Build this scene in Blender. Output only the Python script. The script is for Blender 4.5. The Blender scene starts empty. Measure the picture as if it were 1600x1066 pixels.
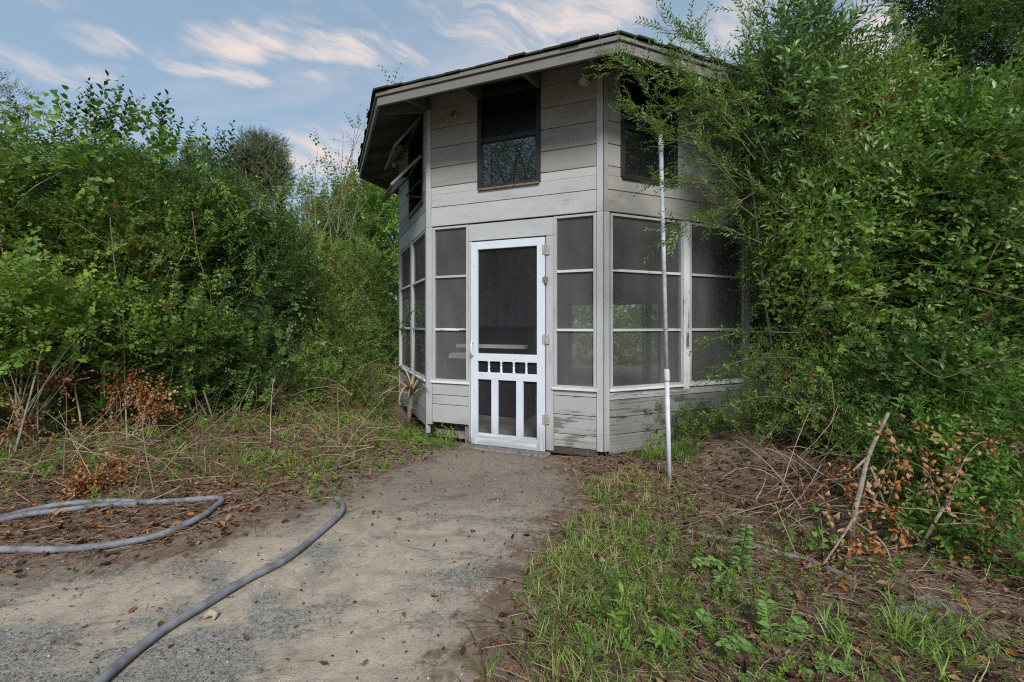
import bpy, bmesh, math, random
import numpy as np
from mathutils import Vector, Matrix

R = math.radians
random.seed(7)
rng = np.random.default_rng(11)
scn = bpy.context.scene
col = scn.collection

# ------------------------------------------------------------------ camera, sky, sun, exposure
FPX, CX, HZ, EYE = 695.0, 800.0, 507.0, 1.211        # pixels of the 1600 px wide photograph
cam_d = bpy.data.cameras.new("camera"); cam = bpy.data.objects.new("camera", cam_d); col.objects.link(cam)
cam.location = (0, 0, EYE); cam.rotation_euler = (R(90), 0, 0)
cam_d.sensor_width = 36; cam_d.lens = 36 * FPX / 1600
cam_d.shift_y = -(533 - HZ) / 1600
cam_d.clip_start = 0.05; cam_d.clip_end = 600
scn.camera = cam

SUN_EL, SUN_AZ = R(41), R(171)                       # azimuth clockwise from +Y
sun_dir = Vector((math.sin(SUN_AZ) * math.cos(SUN_EL), math.cos(SUN_AZ) * math.cos(SUN_EL), math.sin(SUN_EL)))
sd = bpy.data.lights.new("sun", 'SUN'); sun = bpy.data.objects.new("sun", sd); col.objects.link(sun)
sd.energy = 2.75; sd.angle = R(16); sd.color = (1.0, 0.975, 0.94)
sun.rotation_euler = sun_dir.to_track_quat('Z', 'Y').to_euler()

scn.view_settings.view_transform = 'Standard'; scn.view_settings.look = 'None'
scn.view_settings.exposure = 0.55; scn.view_settings.gamma = 1.0
scn.view_settings.use_curve_mapping = False
scn.cycles.max_bounces = 7; scn.cycles.diffuse_bounces = 3; scn.cycles.glossy_bounces = 3
scn.cycles.transparent_max_bounces = 12; scn.cycles.transmission_bounces = 4
scn.cycles.use_denoising = False; scn.render.filter_size = 1.15; scn.cycles.filter_width = 1.15; scn.cycles.sample_clamp_indirect = 3.0


class NT:
    """small node-tree helper"""
    def __init__(self, tree): self.t = tree; tree.nodes.clear()
    def n(self, typ, **kw):
        nd = self.t.nodes.new(typ)
        for k, v in kw.items():
            if k.startswith('i_'):
                key = k[2:].replace('_', ' ')
                nd.inputs[key].default_value = v
            else: setattr(nd, k, v)
        return nd
    def l(self, a, b): self.t.links.new(a, b)
    def val(self, sock, v):
        if isinstance(v, bpy.types.NodeSocket): self.l(v, sock)
        else: sock.default_value = v
    def math(self, op, a, b=None, c=None, clamp=False):
        nd = self.n('ShaderNodeMath', operation=op, use_clamp=clamp)
        self.val(nd.inputs[0], a)
        if b is not None: self.val(nd.inputs[1], b)
        if c is not None: self.val(nd.inputs[2], c)
        return nd.outputs[0]
    def mix(self, f, a, b, blend='MIX'):
        nd = self.n('ShaderNodeMix', data_type='RGBA', blend_type=blend)
        self.val(nd.inputs[0], f)
        for s, v in ((nd.inputs[6], a), (nd.inputs[7], b)):
            self.val(s, (*v, 1) if isinstance(v, tuple) and len(v) == 3 else v)
        return nd.outputs[2]
    def noise(self, vec, scale, detail=4, rough=.55, dist=0.0):
        nd = self.n('ShaderNodeTexNoise'); nd.inputs['Scale'].default_value = scale
        nd.inputs['Detail'].default_value = detail; nd.inputs['Roughness'].default_value = rough
        nd.inputs['Distortion'].default_value = dist
        if vec is not None: self.l(vec, nd.inputs['Vector'])
        return nd.outputs['Fac']
    def ramp(self, f, stops):
        nd = self.n('ShaderNodeValToRGB'); e = nd.color_ramp.elements
        while len(e) < len(stops): e.new(.5)
        for el, (p, c) in zip(e, stops):
            el.position = p; el.color = (*c, 1) if len(c) == 3 else c
        self.l(f, nd.inputs[0]); return nd.outputs[0]
    def band(self, f, lo, hi):
        nd = self.n('ShaderNodeMapRange', clamp=True, interpolation_type='SMOOTHSTEP')
        self.l(f, nd.inputs[0]); nd.inputs[1].default_value = lo; nd.inputs[2].default_value = hi
        return nd.outputs[0]
    def mapping(self, vec, scale=(1, 1, 1), rot=(0, 0, 0)):
        nd = self.n('ShaderNodeMapping'); self.l(vec, nd.inputs[0])
        nd.inputs['Scale'].default_value = scale; nd.inputs['Rotation'].default_value = rot
        return nd.outputs[0]


def pixdir(px, py):
    return Vector(((px - CX) / FPX, 1.0, (HZ - py) / FPX)).normalized()

world = bpy.data.worlds.new("World"); scn.world = world; world.use_nodes = True
w = NT(world.node_tree)
sky = w.n('ShaderNodeTexSky', sky_type='NISHITA'); sky.sun_disc = False
sky.sun_elevation = SUN_EL; sky.sun_rotation = SUN_AZ; sky.air_density = 1.0; sky.dust_density = 1.2; sky.ozone_density = 1.3
tc = w.n('ShaderNodeTexCoord'); gen = tc.outputs['Generated']
veil = w.mix(0.7, sky.outputs[0], (1.5, 2.1, 2.62))
sepz = w.n('ShaderNodeSeparateXYZ'); w.l(gen, sepz.inputs[0])
# thin cloud streaks: long flattened patches at fixed places in the sky, broken up by noise
warp = w.n('ShaderNodeTexNoise'); warp.inputs['Scale'].default_value = 5; warp.inputs['Detail'].default_value = 4
w.l(gen, warp.inputs['Vector'])
wv = w.n('ShaderNodeVectorMath', operation='MULTIPLY_ADD')
w.l(warp.outputs['Color'], wv.inputs[0]); wv.inputs[1].default_value = (.2, .2, .1); w.l(gen, wv.inputs[2])
off = w.n('ShaderNodeVectorMath', operation='SUBTRACT'); w.l(wv.outputs[0], off.inputs[0]); off.inputs[1].default_value = (.1, .1, .05)
streaks = [((80, 22), (210, 45), 17, .6), ((300, 45), (480, 70), 34, .9), ((470, 70), (660, 108), 22, 1.0), ((280, 85), (440, 140), 17, .9),
           ((-60, 88), (130, 118), 24, .6), ((95, 88), (190, 88), 17, .75), ((740, 45), (1000, 30), 55, .95), ((1080, 40), (1230, 30), 40, .7),
           ((1260, 95), (1460, 60), 60, 1.0), ((400, 255), (620, 225), 36, .75), ((470, 135), (540, 135), 12, .5), ((1180, 165), (1420, 140), 40, .9), ((700, -150), (1100, -90), 60, .9), ((-300, -120), (100, -60), 50, .8)]
acc = None
for (a, b, wd, amt) in streaks:
    da, db = pixdir(*a), pixdir(*b)
    c = ((da + db) * .5); cn = c.normalized()
    ax = (db - da); half = ax.length * .5 * 1.4; ax.normalize()
    up = cn.cross(ax).normalized(); hw = 1.35 * wd / FPX * (cn.y)
    d1 = w.n('ShaderNodeVectorMath', operation='SUBTRACT'); w.l(off.outputs[0], d1.inputs[0]); d1.inputs[1].default_value = tuple(c)
    p = w.n('ShaderNodeVectorMath', operation='DOT_PRODUCT'); w.l(d1.outputs[0], p.inputs[0]); p.inputs[1].default_value = tuple(ax / half)
    q = w.n('ShaderNodeVectorMath', operation='DOT_PRODUCT'); w.l(d1.outputs[0], q.inputs[0]); q.inputs[1].default_value = tuple(up / hw)
    pp = w.math('POWER', w.math('ABSOLUTE', p.outputs['Value']), 1.6); qq = w.math('MULTIPLY', q.outputs['Value'], q.outputs['Value'])
    m = w.math('MULTIPLY', w.math('SUBTRACT', 1.0, w.math('ADD', pp, qq), clamp=True), amt)
    acc = m if acc is None else w.math('MAXIMUM', acc, m)
fdir = w.n('ShaderNodeCombineXYZ')
for i, (vec, k) in enumerate((((.965, 0, -.26), 3.0), ((0, 1, 0), 3.0), ((.26, 0, .965), 17.0))):
    dn = w.n('ShaderNodeVectorMath', operation='DOT_PRODUCT'); w.l(off.outputs[0], dn.inputs[0]); dn.inputs[1].default_value = tuple(k * q for q in vec); w.l(dn.outputs['Value'], fdir.inputs[i])
fine = w.noise(fdir.outputs[0], 1.7, 8, .66)
plane = w.n('ShaderNodeVectorMath', operation='DIVIDE'); w.l(gen, plane.inputs[0])
cz = w.n('ShaderNodeCombineXYZ')
zz = w.math('ADD', w.math('MAXIMUM', sepz.outputs[2], 0.0), .18)
for i in range(3): w.l(zz, cz.inputs[i])
w.l(cz.outputs[0], plane.inputs[1])
wide = w.noise(w.mapping(plane.outputs[0], (.9, 2.0, 1), (0, 0, .3)), 1.1, 6, .6)
cm = w.math('MULTIPLY', w.math('MULTIPLY', w.band(w.math('ADD', acc, w.math('MULTIPLY', w.math('SUBTRACT', fine, .5), 1.6)), -.05, 1.15), w.band(fine, .22, .66)), 1.0)
cm = w.math('MAXIMUM', cm, w.math('MULTIPLY', w.band(wide, .48, .82), .5))
skycol = w.mix(cm, veil, (4.1, 3.55, 3.35))
bg = w.n('ShaderNodeBackground'); bg.inputs[1].default_value = 0.145; w.l(skycol, bg.inputs[0])
wo = w.n('ShaderNodeOutputWorld'); w.l(bg.outputs[0], wo.inputs[0])

# ------------------------------------------------------------------ materials
def new_mat(name):
    m = bpy.data.materials.new(name); m.use_nodes = True
    t = NT(m.node_tree); o = t.n('ShaderNodeOutputMaterial')
    return m, t, o

def pbsdf(t, colr, rough=.6, spec=.3, metal=0., bump=None, bstr=.3, bdist=.01):
    b = t.n('ShaderNodeBsdfPrincipled')
    t.val(b.inputs['Base Color'], (*colr, 1) if isinstance(colr, tuple) else colr)
    t.val(b.inputs['Roughness'], rough); b.inputs['Metallic'].default_value = metal
    t.val(b.inputs['Specular IOR Level'], spec)
    if bump is not None:
        bn = t.n('ShaderNodeBump'); bn.inputs['Strength'].default_value = bstr; bn.inputs['Distance'].default_value = bdist
        t.l(bump, bn.inputs['Height']); t.l(bn.outputs[0], b.inputs['Normal'])
    return b.outputs[0]

def paint_mat(name, paint, wood, worn, dirt=.35, speck=.5, rough=.65):
    """weathered painted timber; the grain runs along the local board direction (attribute 'along')"""
    m, t, o = new_mat(name)
    at = t.n('ShaderNodeAttribute', attribute_name='grain'); gv = at.outputs['Vector']
    info = t.n('ShaderNodeObjectInfo'); rnd = info.outputs['Random']
    ov = t.n('ShaderNodeVectorMath', operation='ADD'); t.l(gv, ov.inputs[0])
    cx = t.n('ShaderNodeCombineXYZ')
    for i, k in enumerate((17.3, 9.1, 31.7)): t.l(t.math('MULTIPLY', rnd, k), cx.inputs[i])
    t.l(cx.outputs[0], ov.inputs[1]); v = ov.outputs[0]
    grain = t.noise(t.mapping(v, (2.2, 46, 46)), 1.0, 6, .62)
    blot = t.noise(t.mapping(v, (2.4, 5, 5)), 1.0, 6, .65, .4)
    spots = t.noise(t.mapping(v, (26, 38, 38)), 1.0, 3, .55)
    c = t.mix(t.math('MULTIPLY', t.band(grain, .35, .8), .35), paint, tuple(x * .82 for x in paint))
    c = t.mix(t.math('MULTIPLY', t.band(blot, .42, .72), dirt), c, tuple(x * .55 + y * .1 for x, y in zip(paint, (.5, .42, .3))))
    wear = t.math('ADD', t.math('MULTIPLY', blot, .55), t.math('MULTIPLY', grain, .45))
    wm = t.band(wear, .66 - .3 * worn, .72 - .3 * worn) if worn > 0 else t.math('MULTIPLY', grain, 0.0)
    wc = t.mix(grain, tuple(x * .55 for x in wood), wood)
    c = t.mix(wm, c, wc)
    c = t.mix(t.math('MULTIPLY', t.band(spots, .68, .76), speck), c, (.05, .045, .04))
    val = t.math('ADD', t.math('MULTIPLY', rnd, .16), .92)
    geo = t.n('ShaderNodeNewGeometry'); sp = t.n('ShaderNodeSeparateXYZ'); t.l(geo.outputs['Position'], sp.inputs[0])
    mud = t.math('MULTIPLY', t.band(t.math('ADD', sp.outputs[2], t.math('MULTIPLY', blot, .5)), .62, .2), t.band(grain, .3, .6))   # splashed earth near the ground
    c = t.mix(t.math('MULTIPLY', mud, .55), c, (.12, .1, .075))
    hs = t.n('ShaderNodeHueSaturation'); t.l(c, hs.inputs['Color']); t.l(val, hs.inputs['Value'])
    hgt = t.math('ADD', t.math('MULTIPLY', grain, .6), t.math('MULTIPLY', wm, -.7))
    t.l(pbsdf(t, hs.outputs[0], rough, .25, 0, hgt, .35, .006), o.inputs[0])
    return m

M = {}
M['siding_white'] = paint_mat('siding_white', (.40, .407, .41), (.26, .24, .215), .14, .5)
M['siding_tan'] = paint_mat('siding_tan', (.29, .28, .255), (.2, .18, .15), .26, .7)
M['siding_peel'] = paint_mat('siding_peel', (.38, .38, .375), (.2, .19, .175), .46, .6, .8)
M['siding_peel_shaded'] = paint_mat('siding_peel_shaded', (.225, .22, .215), (.13, .12, .11), .5, .6, .9)  # peeled to grey wood; paint also darkened for the shrub's shade
M['trim'] = paint_mat('trim', (.4, .405, .41), (.26, .24, .21), .17, .45)
M['trim_peel'] = paint_mat('trim_peel', (.62, .63, .63), (.12, .11, .1), .42, .4)
M['door_paint'] = paint_mat('door_paint', (.6, .635, .7), (.4, .38, .36), .04, .22, .75, .45)
M['fascia'] = paint_mat('fascia', (.18, .175, .162), (.15, .14, .125), .3, .5)
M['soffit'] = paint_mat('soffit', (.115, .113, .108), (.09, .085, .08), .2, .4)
M['rot_wood'] = paint_mat('rot_wood', (.035, .03, .026), (.08, .065, .05), .4, .4)

def simple(name, c, rough=.6, spec=.3, metal=0., nscale=None, c2=None, bump=.2):
    m, t, o = new_mat(name)
    if nscale:
        tcn = t.n('ShaderNodeTexCoord'); nf = t.noise(tcn.outputs['Object'], nscale, 6, .6)
        cc = t.mix(t.band(nf, .35, .7), c, c2); t.l(pbsdf(t, cc, rough, spec, metal, nf, bump, .01), o.inputs[0])
    else: t.l(pbsdf(t, c, rough, spec, metal), o.inputs[0])
    return m
M['black_frame'] = simple('black_frame', (.012, .012, .014), .45, .4, 0, 30, (.03, .028, .027))
M['dark_panel'] = simple('dark_panel', (.005, .005, .008), .4, .3, 0, 12, (.009, .009, .013))  # near-black; also colours the sheets painted as the unlit upper room
M['bare_wood'] = simple('bare_wood', (.22, .16, .1), .8, .2, 0, 25, (.12, .085, .055))
M['inner_wall'] = simple('inner_wall', (.42, .4, .38), .8, .2, 0, 5, (.28, .27, .25))
M['sheathing'] = simple('sheathing', (.02, .019, .018), .9, .1, 0, 5, (.03, .028, .025))
M['floor'] = simple('floor', (.34, .3, .25), .85, .2, 0, 6, (.2, .18, .16))
M['shingle'] = simple('shingle', (.05, .047, .044), .9, .2, 0, 60, (.022, .021, .02), .5)
M['piano'] = simple('piano', (.03, .022, .018), .35, .4, 0, 9, (.018, .014, .012))
M['ivory'] = simple('ivory', (.62, .6, .55), .4, .4)
M['pvc'] = simple('pvc', (.58, .6, .63), .5, .4, 0, 18, (.4, .41, .44), .1)
M['hose'] = simple('hose', (.19, .195, .215), .6, .3, 0, 14, (.1, .1, .105), .2)
M['old_pipe'] = simple('old_pipe', (.2, .195, .19), .8, .2, 0, 9, (.085, .07, .055), .3)
M['hinge'] = simple('hinge', (.5, .5, .48), .5, .4, .3, 90, (.25, .2, .14))
M['rust'] = simple('rust', (.2, .1, .05), .8, .3, .2, 70, (.35, .3, .25))
M['white_plastic'] = simple('white_plastic', (.7, .71, .74), .4, .5)
M['lamp_glass'] = simple('lamp_glass', (.42, .42, .4), .12, .8, 0, 40, (.22, .21, .19), .1)
M['stone'] = simple('stone', (.2, .185, .165), .9, .2, 0, 22, (.09, .085, .075), .6)
M['bark'] = simple('bark', (.2, .165, .13), .9, .15, 0, 30, (.09, .075, .06), .6)
M['bark_pale'] = simple('bark_pale', (.27, .225, .175), .9, .15, 0, 28, (.13, .11, .085), .6)
M['twig'] = simple('twig', (.13, .1, .06), .85, .15)
M['twig_green'] = simple('twig_green', (.11, .12, .04), .7, .2)
M['straw'] = simple('straw', (.38, .31, .21), .85, .15, 0, 20, (.24, .19, .13))

def screen_mat(name='insect_screen', ca=(.115, .113, .116), cb=(.17, .167, .165), base=.38):
    m, t, o = new_mat(name)
    tr = t.n('ShaderNodeBsdfTransparent'); 
    tcn = t.n('ShaderNodeTexCoord'); nf = t.noise(tcn.outputs['Object'], 2.2, 5, .6)
    nf2 = t.noise(t.mapping(tcn.outputs['Object'], (1, 1, .25), (0, .5, 0)), 3.5, 4, .55)
    df = t.n('ShaderNodeBsdfDiffuse'); t.l(t.mix(nf, ca, cb), df.inputs[0])
    mx = t.n('ShaderNodeMixShader'); t.l(t.math('ADD', t.math('MULTIPLY', t.band(nf2, .3, .7), .2), base), mx.inputs[0])
    t.l(tr.outputs[0], mx.inputs[1]); t.l(df.outputs[0], mx.inputs[2]); t.l(mx.outputs[0], o.inputs[0]); return m
M['screen'] = screen_mat()
M['screen_black'] = screen_mat('black_insect_screen', (.03, .032, .04), (.055, .056, .066), .28)

def glass_mat():
    m, t, o = new_mat('window_glass')
    tr = t.n('ShaderNodeBsdfTransparent'); tr.inputs[0].default_value = (.55, .57, .6, 1)
    tcn = t.n('ShaderNodeTexCoord'); nf = t.noise(tcn.outputs['Object'], 1.5, 2, .4)
    gl = t.n('ShaderNodeBsdfGlossy'); gl.inputs['Roughness'].default_value = .015
    bn = t.n('ShaderNodeBump'); bn.inputs['Strength'].default_value = .03; bn.inputs['Distance'].default_value = .02; t.l(nf, bn.inputs['Height']); t.l(bn.outputs[0], gl.inputs['Normal'])
    dirt = t.n('ShaderNodeBsdfDiffuse'); dirt.inputs[0].default_value = (.2, .2, .2, 1)
    fr = t.n('ShaderNodeFresnel'); fr.inputs[0].default_value = 1.6
    m1 = t.n('ShaderNodeMixShader'); t.l(t.math('MULTIPLY', fr.outputs[0], 2.6, clamp=True), m1.inputs[0]); t.l(tr.outputs[0], m1.inputs[1]); t.l(gl.outputs[0], m1.inputs[2])
    sp = t.noise(tcn.outputs['Object'], 26, 4, .6)
    m2 = t.n('ShaderNodeMixShader'); t.l(t.math('ADD', t.math('MULTIPLY', t.band(sp, .66, .74), .5), .05), m2.inputs[0]); t.l(m1.outputs[0], m2.inputs[1]); t.l(dirt.outputs[0], m2.inputs[2])
    t.l(m2.outputs[0], o.inputs[0]); return m
M['glass'] = glass_mat()

def leaf_mat(name, stops, rough=.42, spec=.45, trans=.33):
    """leaf colour from the per-leaf attribute 'tint' (age of the leaf), thin translucent blade"""
    m, t, o = new_mat(name)
    at = t.n('ShaderNodeAttribute', attribute_name='tint')
    c = t.ramp(at.outputs['Fac'], stops)
    tcn = t.n('ShaderNodeTexCoord'); nf = t.noise(tcn.outputs['Object'], 45, 2, .5)
    c = t.mix(t.math('MULTIPLY', nf, .35), c, t.mix(1.0, c, (.55, .55, .5), 'MULTIPLY'))
    b = pbsdf(t, c, rough, spec)
    tl = t.n('ShaderNodeBsdfTranslucent'); t.l(t.mix(1.0, c, (1.25, 1.35, .7), 'MULTIPLY'), tl.inputs[0])
    mx = t.n('ShaderNodeMixShader'); mx.inputs[0].default_value = trans
    t.l(b, mx.inputs[1]); t.l(tl.outputs[0], mx.inputs[2]); t.l(mx.outputs[0], o.inputs[0]); return m
M['leaf_dark'] = leaf_mat('leaf_dark', [(0, (.022, .052, .024)), (.35, (.058, .125, .038)), (.7, (.125, .235, .05)), (.93, (.25, .31, .06)), (.985, (.22, .14, .05))], .34, .55)
M['leaf_mid'] = leaf_mat('leaf_mid', [(0, (.04, .085, .024)), (.4, (.105, .195, .036)), (.8, (.2, .31, .05)), (.96, (.2, .2, .05)), (1, (.3, .12, .04))], .45, .4)
M['leaf_willow'] = leaf_mat('leaf_willow', [(0, (.036, .085, .028)), (.4, (.105, .21, .046)), (.8, (.21, .34, .07)), (.96, (.19, .2, .06)), (1, (.3, .12, .05))], .38, .5)
M['leaf_lime'] = leaf_mat('leaf_lime', [(0, (.085, .175, .028)), (.5, (.17, .3, .042)), (.9, (.3, .41, .065)), (1, (.33, .28, .05))], .5, .35, .35)
M['leaf_far'] = leaf_mat('leaf_far', [(0, (.08, .1, .055)), (.5, (.14, .17, .085)), (1, (.22, .24, .12))], .6, .25)
M['leaf_dry'] = leaf_mat('leaf_dry', [(0, (.08, .04, .02)), (.4, (.24, .095, .035)), (.75, (.42, .16, .05)), (1, (.46, .29, .17))], .75, .15, .2)
M['litter'] = leaf_mat('litter', [(0, (.045, .025, .016)), (.4, (.115, .06, .036)), (.75, (.2, .1, .055)), (.92, (.3, .19, .11)), (1, (.4, .15, .05))], .8, .15, .1)
M['needle'] = leaf_mat('needle', [(0, (.07, .042, .03)), (.5, (.19, .115, .08)), (1, (.4, .3, .21))], .8, .15, .0)
M['grit'] = leaf_mat('grit', [(0, (.09, .075, .06)), (.5, (.24, .21, .175)), (.9, (.42, .38, .32)), (1, (.55, .52, .46))], .9, .15, .0)
M['grass'] = leaf_mat('grass', [(0, (.075, .15, .03)), (.4, (.15, .26, .05)), (.68, (.26, .35, .08)), (.85, (.4, .34, .16)), (1, (.3, .2, .11))], .5, .35, .3)
M['fern'] = leaf_mat('fern', [(0, (.08, .17, .045)), (.6, (.16, .29, .08)), (1, (.26, .38, .09))], .5, .35, .3)

# ------------------------------------------------------------------ object helpers
def tag(o, label=None, cat=None, group=None, kind=None):
    if label: o['label'] = label
    if cat: o['category'] = cat
    if group: o['group'] = group
    if kind: o['kind'] = kind
    return o

def empty(name, loc, label=None, cat=None, group=None):
    o = bpy.data.objects.new(name, None); col.objects.link(o); o.location = loc
    o.empty_display_size = .1
    return tag(o, label, cat, group)

def link(name, me, parent=None):
    """me is in world coordinates; child keeps them relative to the thing's empty"""
    o = bpy.data.objects.new(name, me); col.objects.link(o)
    if parent is not None:
        o.parent = parent
        base = Vector((0, 0, 0)); p = parent
        while p is not None: base += p.location; p = p.parent
        o.location = -base
    return o

class MB:
    """boxes and tubes in a face frame, collected into one mesh"""
    def __init__(self): self.v = []; self.f = []; self.g = []; self.m = []
    def hexa(self, P, g, mi=0):
        n = len(self.v); self.v += [tuple(p) for p in P]; self.g += [tuple(x) for x in g]
        for q in ((0, 3, 2, 1), (4, 5, 6, 7), (0, 1, 5, 4), (1, 2, 6, 5), (2, 3, 7, 6), (3, 0, 4, 7)):
            self.f.append(tuple(n + i for i in q)); self.m.append(mi)
    def box(self, fr, u0, u1, z0, z1, n0, n1, mi=0, along=None):
        if along is None: along = (u1 - u0) >= (z1 - z0)
        P, g = [], []
        for nn in (n0, n1):
            for (u, z) in ((u0, z0), (u1, z0), (u1, z1), (u0, z1)):
                P.append(fr(u, z, nn)); g.append((u, z, nn) if along else (z, u, nn))
        self.hexa(P, g, mi)
    def tube(self, pts, rad, sides=8, mi=0, cap=True):
        pts = [Vector(p) for p in pts]; n = len(self.v); L = 0; k = len(pts)
        if not hasattr(rad, '__len__'): rad = [rad] * k
        prev = None
        for i, p in enumerate(pts):
            d = (pts[min(i + 1, k - 1)] - pts[max(i - 1, 0)]).normalized()
            x = d.cross(Vector((0, 0, 1))) if prev is None else prev - d * prev.dot(d)
            if x.length < 1e-4: x = d.cross(Vector((1, 0, 0)))
            x.normalize(); prev = x; y = d.cross(x)
            if i: L += (p - pts[i - 1]).length
            for s in range(sides):
                a = 2 * math.pi * s / sides
                self.v.append(tuple(p + (x * math.cos(a) + y * math.sin(a)) * rad[i])); self.g.append((L, math.cos(a) * rad[i], math.sin(a) * rad[i]))
        for i in range(k - 1):
            for s in range(sides):
                a, b = n + i * sides + s, n + i * sides + (s + 1) % sides
                self.f.append((a, b, b + sides, a + sides)); self.m.append(mi)
        if cap:
            self.f.append(tuple(n + s for s in range(sides))[::-1]); self.f.append(tuple(n + (k - 1) * sides + s for s in range(sides))); self.m += [mi, mi]
    def build(self, name, mats, parent=None, smooth=False, bevel=0):
        me = bpy.data.meshes.new(name); me.from_pydata(self.v, [], self.f)
        if not isinstance(mats, (list, tuple)): mats = [mats]
        for m in mats: me.materials.append(m)
        at = me.attributes.new('grain', 'FLOAT_VECTOR', 'POINT'); at.data.foreach_set('vector', np.array(self.g, np.float32).ravel())
        me.polygons.foreach_set('material_index', self.m)
        if smooth: me.polygons.foreach_set('use_smooth', [True] * len(self.f))
        me.update()
        o = link(name, me, parent)
        if bevel:
            b = o.modifiers.new('bevel', 'BEVEL'); b.width = bevel; b.segments = 1; b.limit_method = 'ANGLE'
        return o

def P(px, py, depth): return Vector(((px - CX) / FPX * depth, depth, EYE + (HZ - py) / FPX * depth))
def G(px, py):
    d = EYE * FPX / (py - HZ); return Vector(((px - CX) / FPX * d, d, 0))

def spline(pts, n=8):
    """Catmull-Rom through the points"""
    p = [Vector(q) for q in pts]; p = [p[0] * 2 - p[1]] + p + [p[-1] * 2 - p[-2]]; out = []
    for i in range(1, len(p) - 2):
        for k in range(n):
            t = k / n; a, b, c, d = p[i - 1:i + 3]
            out.append(.5 * ((2 * b) + (c - a) * t + (2 * a - 5 * b + 4 * c - d) * t * t + (3 * b - a - 3 * c + d) * t ** 3))
    out.append(p[-2]); return out

# ------------------------------------------------------------------ ground and path
_k = rng.normal(size=(10, 2)) * np.array([[.8]] * 3 + [[3.]] * 4 + [[9.]] * 3); _ph = rng.uniform(0, 6.28, 10); _am = np.array([1, 1, 1, .4, .4, .4, .4, .16, .16, .16])
def wob(x, y): 
    x = np.asarray(x, float); y = np.asarray(y, float); s = 0
    for k, p, a in zip(_k, _ph, _am): s = s + a * np.sin(k[0] * x + k[1] * y + p)
    return s / 2.2
PATH = [G(*q) for q in ((300, 858), (400, 822), (480, 790), (545, 768), (610, 735), (680, 706), (725, 699))] + [Vector((-.62, 4.62, 0)), Vector((-.3, 4.5, 0)), Vector((.33, 4.235, 0))] + \
       [G(*q) for q in ((872, 712), (900, 745), (915, 785), (885, 822), (845, 858), (818, 905), (790, 960), (755, 1030), (730, 1120))] + [Vector((-.15, .4, 0)), Vector((-.3, -2.5, 0)), Vector((-9, -2.5, 0)), Vector((-9, 1.6, 0)), Vector((-4, 2.05, 0))] + [G(-150, 915), G(30, 890), G(180, 876)]
_pp = np.array([(p.x, p.y) for p in PATH])
def path_sdf(x, y):
    """positive inside the path"""
    x = np.asarray(x, float); y = np.asarray(y, float); d = np.full(x.shape, 1e9); ins = np.zeros(x.shape, bool)
    for a, b in zip(_pp, np.roll(_pp, -1, 0)):
        ex, ey = b - a; t = np.clip(((x - a[0]) * ex + (y - a[1]) * ey) / (ex * ex + ey * ey), 0, 1)
        d = np.minimum(d, np.hypot(x - a[0] - t * ex, y - a[1] - t * ey))
        if ey != 0:
            c = ((a[1] <= y) != (b[1] <= y)) & (x < a[0] + (y - a[1]) / ey * ex); ins ^= c
    return np.where(ins, d, -d)
MOUND = G(1160, 722)
def ground_z(x, y):
    x = np.asarray(x, float); y = np.asarray(y, float)
    s = path_sdf(x, y); soft = np.clip(-s / .35, 0, 1)
    z = (wob(x, y) * .022 + .028) * soft + .004 * wob(x * 2, y * 2)
    z += .2 * np.exp(-(((x - MOUND.x) / .42) ** 2 + ((y - MOUND.y - .15) / .3) ** 2))
    z += .2 * np.clip((-x - 2.6 - .0 * y) / 2.5, 0, 1) * np.clip((y - 2.6) / 2, 0, 1)
    inside = np.clip((2.5 - np.hypot(x - .801, y - 6.44)) / .35, 0, 1)
    return z * (1 - inside) - .05 * inside

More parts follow.
